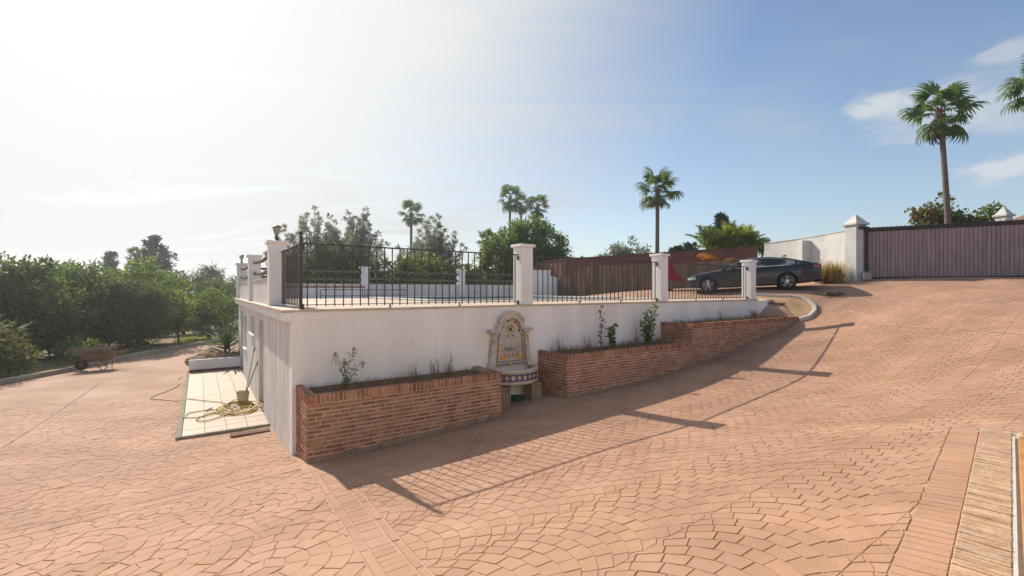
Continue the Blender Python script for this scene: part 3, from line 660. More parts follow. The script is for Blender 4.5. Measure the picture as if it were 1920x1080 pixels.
# ------------------------------------------------------------ tiled wall fountain
def fountain():
    p = W(4.43, 0); o = empty('wall_fountain', (p.x, p.y, -1.72), TA, 'stone wall fountain with painted flower tile back and half round basin', 'fountain')
    st = mat('aged cream stone', [(.36,.30,.23), (.52,.46,.38), (.60,.55,.47)], 5, .85, .8, 35, detail=9)
    tl = mat('glazed white tile', [(.42,.39,.35), (.52,.49,.45)], 6, .25, .1, 20, spec=.5); bl = mat('cobalt glaze', [(.03,.03,.14), (.06,.06,.22)], 6, .25, spec=.5)
    C = {k: mat(k+' glaze', [c, tuple(min(1, x*1.35) for x in c)], 20, .28, spec=.5) for k, c in dict(orange=(.50,.20,.03), yellow=(.52,.36,.06), green=(.07,.16,.06), blue=(.10,.17,.28), pink=(.50,.22,.18), brown=(.07,.04,.03), violet=(.13,.09,.22), ochre=(.42,.27,.10)).items()}
    # stone back slab with arched head
    def arch(w, zs, r, z0, n=12, cx=0):
        return [(-w,z0), (w,z0), (w*.86,zs)] + [(r*math.cos(math.pi*k/n), zs+.06+r*math.sin(math.pi*k/n)*1.12) for k in range(n+1)] + [(-w*.86,zs)]
    MB().prism(arch(.52, .74, .33, .0), -.07, -.004, axis='y').build('back_slab', st, o)
    def arc_band(r0, r1, y0, y1, a0, a1, n, zc, ky=1.12):
        mb = MB(); vs = []; fs = []
        for k in range(n+1):
            a = a0+(a1-a0)*k/n
            for r, y in ((r0,y0),(r1,y0),(r1,y1),(r0,y1)): vs.append((r*math.cos(a), y, zc+r*math.sin(a)*ky))
        for k in range(n):
            for q in range(4): fs.append((k*4+q, k*4+(q+1)%4, k*4+4+(q+1)%4, k*4+4+q))
        fs += [(0,1,2,3), tuple(n*4+q for q in (3,2,1,0))]
        return mb.add(vs, fs)
    arc_band(.27, .37, -.16, -.072, R(8), R(172), 18, .79).build('arch_moulding', st, o, smooth=30)
    arc_band(.345, .405, -.19, -.162, R(30), R(150), 14, .80).build('arch_crest', st, o, smooth=30)
    for sx in (-1, 1):
        a, b = (.37, .50); mb = MB()
        vs = []
        for z, x0, x1, y in ((0,.44,.585,-.17), (.05,.44,.575,-.16), (.10,.42,.545,-.14), (.72,.365,.475,-.13), (.75,.36,.49,-.145)):
            vs += [(sx*x0,-.072,z), (sx*x1,-.004,z), (sx*x1,y,z), (sx*x0,y,z)]
        fs = [(k*4+q, k*4+(q+1)%4, k*4+4+(q+1)%4, k*4+4+q) for k in range(4) for q in range(4)] + [(0,1,2,3), (19,18,17,16)]
        mb.add(vs, fs).build('pilaster', st, o, smooth=30)
        mb = MB(); mb.box(min(sx*.33,sx*.52), max(sx*.33,sx*.52), -.17, -.004, .752, .79, ch=.008); mb.box(min(sx*.31,sx*.575), max(sx*.31,sx*.575), -.20, -.004, .792, .845, ch=.012)
        mb.build('capital', st, o)
    # painted panel: rows of tiles, borders and the flower group
    pan = MB().prism([(-.40,.03), (.40,.03), (.345,.70), (.262,.73)] + [(.262*math.cos(math.pi*k/12), .77+.29*math.sin(math.pi*k/12)) for k in range(1,12)] + [(-.262,.73), (-.345,.70)], -.088, -.072, axis='y').build('tile_panel', tl, o)
    gr = mat('tile grout', [(.22,.19,.16)], 5, .9)
    for z in (.19, .34, .49, .64, .79): MB().box(-.37+.09*z, .37-.09*z, -.0893, -.0885, z, z+.004).build('grout_line', gr, pan)
    for x in (-.15, 0, .15): MB().box(x-.002, x+.002, -.0892, -.0884, .05, .92).build('grout_line', gr, pan)
    def strip(p0, p1, w, m, y=-.090, nm='painted_border'):
        p0, p1 = Vector(p0), Vector(p1); t = (p1-p0).normalized(); n = Vector((-t.y, t.x))*w/2
        pts = [p0-n, p1-n, p1+n, p0+n]; MB().prism([(q.x, q.y) for q in pts], y-.0015, y, axis='y').build(nm, m, pan)
    for sx in (-1, 1):
        strip((sx*.385,.06), (sx*.335,.68), .055, C['ochre']); strip((sx*.352,.09), (sx*.302,.66), .016, bl, -.0925)
        for k in range(7): strip((sx*(.375-.0075*k*1.0),.12+.08*k), (sx*(.385-.0075*k),.15+.08*k), .018, C['violet'] if k % 2 else C['orange'], -.0925, 'painted_motif')
        strip((sx*.315,.67), (sx*.262,.74), .03, C['violet'], -.0925)
    for k in range(11):
        a0, a1 = math.pi*k/11, math.pi*(k+.8)/11
        strip((.235*math.cos(a0), .77+.262*math.sin(a0)), (.235*math.cos(a1), .77+.262*math.sin(a1)), .045, [bl, C['pink'], C['ochre']][k % 3], -.0905)
    strip((-.37,.055), (.37,.055), .02, bl); strip((-.36,.125), (.36,.125), .014, bl)
    for k in range(14): strip((-.335+k*.05,.07), (-.325+k*.05,.112), .02, [C['ochre'], tl, C['violet']][k % 3], -.0925, 'painted_motif')
    def disc(x, z, r, m, y=-.091, n=9, ky=1., nm='painted_flower', rot=0):
        MB().prism([(x+r*math.cos(2*math.pi*k/n+rot)*(1+.12*(k%2)), z+ky*r*math.sin(2*math.pi*k/n+rot)*(1+.12*(k%2))) for k in range(n)], y-.0015, y, axis='y').build(nm, m, pan)
    disc(0,.08,.04,C['yellow'],-.095)
    rn = random.Random(4)
    for k in range(26):                                # leaves
        x = rn.uniform(-.27,.27); z = .19+.20*rn.random()+.45*abs(x)*rn.random(); a = rn.uniform(0, 3.14); l = rn.uniform(.035,.07)
        strip((x-l*math.cos(a),z-l*math.sin(a)), (x+l*math.cos(a),z+l*math.sin(a)), rn.uniform(.012,.022), C['green'] if rn.random() < .6 else C['blue'], -.0905-.00002*k, 'painted_leaf')
    for k in range(9): strip((-.1+.025*k,.33), (-.16+.04*k,.47-.012*abs(k-4)), .016, C['blue'] if k % 2 else C['green'], -.0915-.00002*k, 'painted_leaf')
    for x, z, r, c in ((-.22,.22,.062,'orange'), (.22,.22,.062,'orange'), (-.07,.31,.05,'pink'), (.06,.33,.045,'pink'), (0,.22,.045,'pink'), (-.20,.47,.036,'yellow'), (.2,.5,.036,'yellow'), (.11,.26,.035,'ochre'), (-.13,.2,.03,'yellow'), (-.23,.38,.03,'orange'), (.14,.4,.03,'orange')):
        disc(x, z, r, C[c], -.0935); disc(x, z, r*.4, C['yellow'] if c != 'yellow' else C['orange'], -.0955)
    disc(0,.84,.095,C['green'],-.0925,12); disc(0,.83,.07,C['yellow'],-.0945,10,1.15); disc(0,.835,.042,C['brown'],-.0965,10,1.2)
    for sx in (-1,1): strip((sx*.03,.72), (sx*.075,.69), .022, bl, -.0935); strip((sx*.075,.69), (sx*.06,.66), .02, bl, -.0945)
    # half-round basin with tiled frieze
    def half(prof, nm, m, n=24): return MB().lathe(prof, n, a0=math.pi, a1=2*math.pi).build(nm, m, o, smooth=30)
    half([(.57,-.005),(.60,.012),(.665,.012),(.68,-.005),(.68,-.05),(.645,-.07),(.64,-.235),(.665,-.25),(.665,-.285),(.64,-.31),(.30,-.33),(.02,-.33),(.02,-.20),(.50,-.19),(.57,-.05),(.57,-.005)], 'basin', st)
    for k in range(15):
        a = math.pi+math.pi*(k+.5)/15; c, s_ = math.cos(a), math.sin(a); tg = Vector((-s_, c, 0)); rad = Vector((c, s_, 0))
        def pt(r, q, z): v = rad*r+tg*q; return (v.x, v.y, z)
        h = .062
        t = MB().add([pt(r,q,z) for r in (.640,.6495) for q, z in ((-h,-.228),(h,-.228),(h,-.082),(-h,-.082))], [(4,5,6,7),(0,1,5,4),(1,2,6,5),(2,3,7,6),(3,0,4,7)]).build('frieze_tile', bl, o)
        MB().add([pt(.651,q*.044,-.155+z*.05) for q, z in ((-.4,-1),(.4,-1),(1,-.4),(1,.4),(.4,1),(-.4,1),(-1,.4),(-1,-.4))], [tuple(range(8))]).build('tile_medallion', tl if k % 2 else C['ochre'], t)
    for sx in (-1, 1):
        l = MB(); x = sx*.42
        for k in range(4): l.box(x-.14+k*.07+.004, x-.14+(k+1)*.07-.004, -.53, -.22, -1.05, -.335, ch=.012)
        l.build('leg', mat('ribbed stone', [(.22,.17,.12), (.34,.28,.21)], 6, .9, .6, 30), o)
    return o
fountain()
gp = W(4.52, -.22); gb = empty('basin_bowl', (gp.x, gp.y, gs(4.52,-.22)+.012), TA, 'small dark green plastic bowl on the paving under the fountain', 'bowl')
MB().lathe([(0,0),(.12,0),(.16,.09),(.172,.095),(.155,.09),(.115,.012),(0,.012)], 16).build('bowl_shell', mat('green plastic', [(.02,.09,.06),(.03,.13,.09)], 5, .4), gb, smooth=True)

# ------------------------------------------------------------ tiled patio by the garden rooms, its low end wall
PZ = -2.985
patio = tag(MB().box(-1.60, -.003, 2.9, 11.6, -3.3, PZ-.012).build('patio', mortar_m, None, (C0.x, C0.y, 0), TA), kind='structure')
tm = MB().box(-.192,.192,-.208,.208,-.01,.012,ch=.003).mesh('tile', tile_m)
for i in range(4):
    for j in range(20): inst('tile', tm, patio, (-1.40+i*.39, 3.12+j*.427, PZ-.003+.0006*((i*7+j*3)%4)))
edge_m = mat('weathered grey timber edge', [(.18,.16,.12), (.30,.27,.21), (.36,.34,.28)], 5, .95, .7, 30)
MB().box(-1.70,-1.605,2.84,11.5,-3.3,PZ+.016,ch=.006).build('edge_board', edge_m, patio); MB().box(-1.6,-.01,2.83,2.895,-3.3,PZ+.014,ch=.006).build('edge_board', edge_m, patio)
ew = empty('low_wall', (*W(-1.62, 11.62), PZ), TA, 'knee high white wall closing the far end of the tiled patio', 'wall')
MB().box(0,1.61,0,.16,.075,.43,ch=.01).build('render', white_m, ew); MB().box(.002,1.608,.001,.159,-.3,.073).build('skirting', mat('red skirting tile', [(.16,.065,.045),(.22,.09,.06)], 5, .7), ew)
dp = W(-.42, 2.42)
tag(MB().box(-.36,.36,-.12,.12,-.06,.045,ch=.008).build('step_slab', mat('dark red slab', [(.13,.07,.05),(.2,.11,.08)], 6, .9, .6, 30), None, (dp.x, dp.y, gs(-.42,2.42)), TA), 'dark reddish slab lying beside the white wall at the patio corner', 'slab')

# house porch at the right edge
PA = math.atan2(PD.y, PD.x); PZH = -1.6
ot = mat('orange glazed clay tile', [(.42,.18,.045), (.54,.25,.07), (.58,.29,.09)], 2.5, .35, .15, 15, 'object', .06)
porch = tag(MB().box(-12, -.004, -5, -.004, -2.2, PZH-.012).build('house_porch', mat('pale porch mortar', [(.45,.36,.27),(.55,.46,.37)], 6, .95, .5, 30), None, (PO.x, PO.y, 0), PA), kind='structure')
tm = MB().box(-.197,.197,-.197,.197,-.025,.006,ch=.003).mesh('tile', ot)
for i in range(14):
    for j in range(7): inst('tile', tm, porch, (-.47-i*.4, -.49-j*.4, PZH-.004))
pb = [MB().box(-.0185-.002*k,.0185+.002*k,-.12,.12,-.06,.012,ch=.005).mesh('brick', mat('sandy edge brick %d' % k, [(.40,.24,.15), (.48,.32,.21), (.54,.40,.28)], 9, .9, .8, 40, 'object', .14, hue=.008)) for k in range(2)]
rn = random.Random(9); x = -.02
for k in range(150):
    x -= .047; inst('brick', pb[k % 2], porch, (x, -.125+rn.uniform(-.003,.003), PZH+rn.uniform(-.003,.003)), (rn.uniform(-.02,.02),0,rn.uniform(-.015,.015)))
y = -.27
for k in range(50):
    y -= .047; inst('brick', pb[k % 2], porch, (-.13+rn.uniform(-.003,.003), y, PZH+rn.uniform(-.003,.003)), (0,rn.uniform(-.02,.02),math.pi/2+rn.uniform(-.015,.015)))
MB().box(-10,-.255,-.268,-.248,-1.7,PZH+.005).build('grout_line', mat('white grout', [(.5,.47,.42),(.6,.57,.52)], 8, .9, .5, 30), porch)
# the house itself, behind the camera: sunlit facade along the porch
hs = empty('house', (PO.x+PN.x*3.2-PD.x*8, PO.y+PN.y*3.2-PD.y*8, PZH), PA, 'cream rendered house whose tiled porch edge shows at the bottom right', 'house')
hm = mat('cream house render', [(.80,.755,.70), (.84,.80,.75)], 1.2, .9, .4, 25); hg = mat('house window glass', [(.05,.06,.07)], 2, .1, spec=.6)
MB().box(-11,8,-7,0,-.6,6.1).build('wall', hm, hs)
MB().prism([(-7.6,6.1),(.7,6.1),(.7,6.25),(-3.4,8.2),(-7.6,6.25)], -11.5, 8.5, axis='x').build('roof', mat('house roof tile', [(.24,.11,.07),(.33,.17,.11)], 7, .9, .6, 16), hs)
for x, z0, z1 in ((-8.6,.9,2.2), (-5.2,.0,2.2), (-1.6,.9,2.2), (2,.0,2.2), (5.4,.9,2.2), (-8.6,3.7,5.0), (-1.6,3.7,5.0), (5.4,3.7,5.0)):
    w = MB().box(x-.6,x+.6,.002,.02,z0,z1).build('window', hg, hs); MB().box(x-.68,x+.68,.003,.07,z0-.09,z0-.003,ch=.01).build('sill', white_m, w)
# stamped border strip outside the porch
bs = MB(); rn = random.Random(2)
for k in range(74):
    a = -.02-k*.1; pts = []
    for (xx, yy) in ((a,.012), (a-.096,.012), (a-.096,.25), (a,.25)):
        q = PO+PD*xx-PN*yy; pts.append((q.x, q.y))
    mid = PO+PD*(a-.045)-PN*.13
    if mid.y < .9: continue
    vs = [(x_, y_, g1(x_, y_)-.01) for x_, y_ in pts]+[(x_+(mid.x-x_)*.02, y_+(mid.y-y_)*.02, g1(x_, y_)+.0065+rn.uniform(-.001,.001)) for x_, y_ in pts]
    q = MB().add(vs, [(4,5,6,7),(0,1,5,4),(1,2,6,5),(2,3,7,6),(3,0,4,7)]).build('border_stone', stone1_m, driveway)
# ------------------------------------------------------------ gate, boundary walls
GA = math.atan2(-.476, .88)
gwhite_m = mat('weathered boundary render', [(.48,.465,.44), (.58,.57,.545), (.63,.62,.60)], 1.6, .9, .9, 14, detail=11)  # mottled weathered white of the boundary wall and gate pillars
def wall_along(pts, th, z0f, ztops, m, name, cap=None):
    """wall following a plan polyline"""
    n = len(pts); P = [Vector(p) for p in pts]; vs = []; fs = []
    for i in range(n):
        t = (P[min(i+1,n-1)]-P[max(i-1,0)]).normalized(); nn = Vector((-t.y, t.x))*th/2
        a, b = P[i]-nn, P[i]+nn; z0 = z0f(P[i].x, P[i].y); z1 = ztops[i]
        vs += [(a.x,a.y,z0), (b.x,b.y,z0), (b.x,b.y,z1), (a.x,a.y,z1)]
    for i in range(n-1):
        for k in range(4): fs.append((i*4+k, i*4+(k+1)%4, i*4+4+(k+1)%4, i*4+4+k))
    fs += [(0,1,2,3), tuple((n-1)*4+k for k in (3,2,1,0))]
    return MB().add(vs, fs)
def boundary():
    br = mat('gate frame brown', [(.035,.024,.022), (.055,.04,.036)], 8, .5, .2, 40); sl = mat('gate slat brown', [(.24,.175,.165), (.32,.24,.225), (.36,.275,.265)], 7, .55, .25, 40, 'object', .07, stretch=(1,1,.15))
    g = empty('sliding_gate', (14.4, 18.3, .43), GA, 'wide mauve brown sliding gate of vertical slats under a dark spiked rail', 'gate')
    L = 7.9; n = 66; w = L/n
    sm = MB().box(-w/2+.005, w/2-.005, -.018, .018, .07, 1.9, ch=.006).mesh('slat', sl)
    for k in range(n): inst('slat', sm, g, (-.06+w*(k+.5), .0+.002*(k%2), 0))
    MB().box(-.08, L-.03, .019, .03, .06, 1.9).build('backing_sheet', br, g)
    MB().box(-.12, L+.02, -.05, .05, 1.902, 2.06, ch=.01).build('top_rail', br, g); MB().box(-.12, L+.02, -.045, .045, -.01, .068, ch=.008).build('bottom_rail', br, g)
    spk = MB(); spk.add([(-.012,-.012,0),(.012,-.012,0),(.012,.012,0),(-.012,.012,0),(0,0,.07)], [(0,1,4),(1,2,4),(2,3,4),(3,0,4)]); spk = spk.mesh('spike', br)
    for k in range(56): inst('spike', spk, g, (-.02+k*.14, 0, 2.061))
    gpst = empty('gate_guide_post', (14.4-.88*.14, 18.3+.476*.14, .43), GA, 'dark steel guide post with roller bracket between the white pillar and gate', 'post')
    MB().box(-.06,.05,-.2,-.09,-.1,2.0,ch=.006).build('post_shaft', br, gpst); MB().box(-.34,.08,-.23,-.06,1.98,2.08,ch=.006).build('bracket', br, gpst); MB().tube([(-.3,-.24,2.0),(-.3,-.24,2.16),(-.05,-.24,2.16),(-.05,-.24,2.0)], .018, 6).build('roller_guard', br, gpst)
    mo = empty('gate_motor', (14.4-.88*.16+.476*-.42, 18.3+.476*.16-.88*.42, .43), GA, 'small grey gate motor box at the foot of the gate pillar', 'motor')
    MB().box(-.13,.13,-.1,.1,-.05,.24,ch=.02).build('housing', mat('grey plastic', [(.26,.26,.25),(.34,.34,.33)], 4, .5), mo); MB().box(-.15,.15,-.12,.12,.24,.27,ch=.01).build('lid', MATS['grey plastic'], mo)
    def gpillar(x, y, z, rz, h, w, label):
        o = empty('gate_pillar', (x, y, z), rz, label, 'pillar', 'white gate pillars with pyramid caps')
        MB().box(-w/2,w/2,-w/2,w/2,-.4,h,ch=.012).build('shaft', gwhite_m, o)
        MB().box(-w/2-.07,w/2+.07,-w/2-.07,w/2+.07,h+.002,h+.10,ch=.015).build('cornice', gwhite_m, o)
        a = w/2+.02; MB().add([(-a,-a,h+.102),(a,-a,h+.102),(a,a,h+.102),(-a,a,h+.102),(-.03,-.03,h+.44),(.03,-.03,h+.44),(.03,.03,h+.44),(-.03,.03,h+.44)], [(0,1,5,4),(1,2,6,5),(2,3,7,6),(3,0,4,7),(4,5,6,7),(3,2,1,0)]).build('pyramid_cap', gwhite_m, o)
        return o
    gpillar(13.98, 18.52, .40, R(12), 2.2, .52, 'white gate pillar with pyramid cap at the curved boundary wall')
    gpillar(at(1882,20.5), 20.5, .5, R(12), 2.78, .40, 'white pillar with pyramid cap peeping over the gate beside the shrub')
    fl = empty('floodlight', (14.0, 18.52-.36, 2.62-.15), R(12), 'pair of small black lamps fixed high on the white gate pillar', 'lamp')
    for k in (0, 1): MB().box(-.14+k*.16,-.02+k*.16,-.06,.06,-.05,.05,ch=.01).build('lamp_head', br, fl)
    MB().box(-.12,.12,.06,.09,-.02,.02).build('mount', br, fl)
    # curved white wall with a pilaster
    cw = empty('boundary_wall', (0,0,0), 0, 'curved white boundary wall behind the parked car with one pilaster', 'wall')
    pts = []; 
    for k in range(15):
        f = k/14; pts.append((13.88-.75*f+.28*math.sin(f*math.pi), 18.6+4.9*f))
    tops = [2.42-.02*k/14*3 for k in range(15)]
    wall_along(pts, .26, lambda x, y: g1(x, y)-.3, tops, gwhite_m, 'w').build('render', gwhite_m, cw)
    wall_along([(p[0]-.0, p[1]) for p in pts], .34, lambda x, y: 0, [0]*15, gwhite_m, 'w')
    cp = MB(); 
    P = [Vector(p) for p in pts]
    for i in range(14):
        t = (P[i+1]-P[i]).normalized(); nn = Vector((-t.y, t.x))*.155; z = tops[i]+.002
        q = [P[i]-nn, P[i+1]-nn*.999, P[i+1]+nn*.999, P[i]+nn]; cp.add([(v.x,v.y,z) for v in q]+[(v.x,v.y,z+.035) for v in q], [(3,2,1,0),(4,5,6,7),(0,1,5,4),(1,2,6,5),(2,3,7,6),(3,0,4,7)])
    cp.build('coping', gwhite_m, cw)
    MB().box(-.36,.13,-.17,.17,-.3,1.95,ch=.01).build('pilaster', gwhite_m, cw, (13.62, 21.0, .3), R(4))
    kerb_line([(13.35,18.6),(13.1,20.5),(12.6,23.4)], .16, .12, 'wall_kerb', pale_kerb_m)
    # terracotta garden wall far behind, brown shade cloth, scroll-ended white wall
    tw = empty('terracotta_wall', (0,0,0), 0, 'long terracotta coloured garden wall behind the brown shade cloth', 'wall')
    tm_ = mat('terracotta render', [(.14,.055,.042), (.19,.078,.058), (.23,.10,.075)], 1.5, .9, .5, 20)
    pl = [(-9,46), (-3,42), (3.6,30.5), (13.05,24.2)]; pts = []
    for a, b in zip(pl[:-1], pl[1:]):
        for k in range(10): pts.append((a[0]+(b[0]-a[0])*k/10, a[1]+(b[1]-a[1])*k/10))
    pts.append(pl[-1]); tp = [1.55+.7*i/30 for i in range(31)]
    wall_along(pts, .2, lambda x, y: -3.6, tp, tm_, 'w').build('render', tm_, tw); wall_along(pts, .3, lambda x, y: 1.4, tp, tm_, 'w')
    mb = MB(); P = [Vector(p) for p in pts]
    for i in range(30):
        nn = (P[i+1]-P[i]).orthogonal().normalized()*.14; q = [P[i]-nn, P[i+1]-nn, P[i+1]+nn, P[i]+nn]
        mb.add([(v.x,v.y,z) for v, z in zip(q, (tp[i]+.002,tp[i+1]+.002,tp[i+1]+.002,tp[i]+.002))]+[(v.x,v.y,z) for v, z in zip(q, (tp[i]+.06,tp[i+1]+.06,tp[i+1]+.06,tp[i]+.06))], [(3,2,1,0),(4,5,6,7),(0,1,5,4),(1,2,6,5),(2,3,7,6),(3,0,4,7)])
    mb.build('coping', tm_, tw)
    cl = mat('brown shade cloth', [(.10,.07,.05), (.15,.105,.075), (.18,.13,.095)], 5, .95, .3, 60, stretch=(1,1,.3), trans=.15)
    a, b = Vector((2.55,25.6)), Vector((12.75,22.9)); sc_ = empty('shade_screen', (a.x, a.y, -.3), math.atan2(b.y-a.y, b.x-a.x), 'brown shade cloth stretched along posts and sagging at its left end', 'screen')
    L = (b-a).length; nx, nz = 160, 10; vs = []; fs = []
    for i in range(nx+1):
        x = L*i/nx; f = i/nx; sag = .55*math.exp(-((x-.4)/.8)**2) + .05*abs(math.sin(x*1.1)); zt = 1.58-sag+.28*f; fold = .13*math.exp(-x/2.2)+.018
        for k in range(nz+1):
            g_ = k/nz; vs.append((x, fold*math.sin(x*9+g_*2.4)+fold*.6*math.sin(x*5.3-3*g_), -.15+(zt+.15)*g_))
    for i in range(nx):
        for k in range(nz): q = i*(nz+1)+k; fs.append((q, q+nz+1, q+nz+2, q+1))
    MB().add(vs, fs).build('cloth', cl, sc_, smooth='all')
    pm = MB().tube([(0,0,-.3),(0,0,1.85)], .035, 8).mesh('post', wood_m)
    for k in range(7): inst('post', pm, sc_, (.3+k*1.6, .2, 0))
    sw = empty('scroll_wall', (*W(15.0,12.3), TZ), TA-.35, 'white garden wall end with rounded shoulder seen through the railings', 'wall')
    MB().prism([(-.9,0),(1.35,0),(1.32,.4),(1.22,.75),(1.02,1.0),(.75,1.12),(.55,1.12),(.55,1.42),(-.9,1.42)], -.12, .12, axis='y').build('render', white_m, sw)
    MB().box(-.93,.58,-.15,.15,1.422,1.48,ch=.01).build('coping', white_m, sw)
boundary()

# closed red parasol, low iron frames and brick-topped bench on the terrace
def terrace_things():
    red = mat('crimson parasol fabric', [(.36,.008,.05), (.45,.015,.075)], 4, .8, .2, 50, trans=.2)
    o = empty('closed_parasol', (7.24, 21.6, g1(7.24,21.6)), 0, 'closed crimson parasol standing behind the second railing pillar', 'parasol')
    o.scale = (1.55,1.55,1.2); MB().tube([(0,0,.05),(0,0,1.55)], .018, 8).build('pole', iron_m, o)
    vs = []; fs = []; n = 24
    for z, r in ((1.5,.02),(1.35,.08),(1.0,.17),(.65,.27),(.42,.34),(.40,.325)):
        for k in range(n): a = 2*math.pi*k/n; q = r*(1+.16*math.cos(a*6)); vs.append((q*math.cos(a)+.12*(1.5-z), q*math.sin(a), z+.03*math.cos(a*6)*(r > .3)))
    for i in range(5):
        for k in range(n): fs.append((i*n+k, i*n+(k+1)%n, i*n+n+(k+1)%n, i*n+n+k))
    MB().add(vs, fs).build('canopy', red, o, smooth='all')
    MB().lathe([(0,0.003),(.27,.003),(.27,.06),(.06,.09),(.04,.22),(0,.22)], 16).build('base', mat('dark parasol base', [(.05,.05,.048),(.08,.078,.07)], 6, .8), o, smooth=True)
    for s, u, lb in ((2.3,9.2,'left low dark iron lounger frame on the pool terrace'), (4.1,9.9,'right low dark iron lounger frame on the pool terrace')):
        p = W(s, u); o = empty('lounger_frame', (p.x, p.y, TZ), TA, lb, 'lounger', 'bare lounger frames by the pool')
        MB().tube([(0,0,.34),(1.8,0,.34),(1.8,.6,.34),(0,.6,.34),(0,0,.34)], .016, 6).build('seat_frame', iron_m, o)
        for x in (.05,1.75):
            for y in (0,.6): MB().tube([(x,y,.0),(x,y,.335)], .014, 6).build('leg', iron_m, o)
        MB().tube([(.05,0,.12),(1.75,0,.12)], .01, 6).build('stretcher', iron_m, o)
    p = W(1.2, 11.3); o = empty('masonry_bench', (p.x, p.y, TZ), TA, 'white masonry bench with a brick edged top at the back of the terrace', 'bench')
    MB().box(0,3.4,0,.7,.002,.42).build('base', white_m, o)
    bm_ = MB().box(-.062,.062,-.05,.74,0,.075,ch=.006).mesh('brick', brick_m)
    for k in range(24): inst('brick', bm_, o, (.07+k*.1415, .0, .424))
terrace_things()

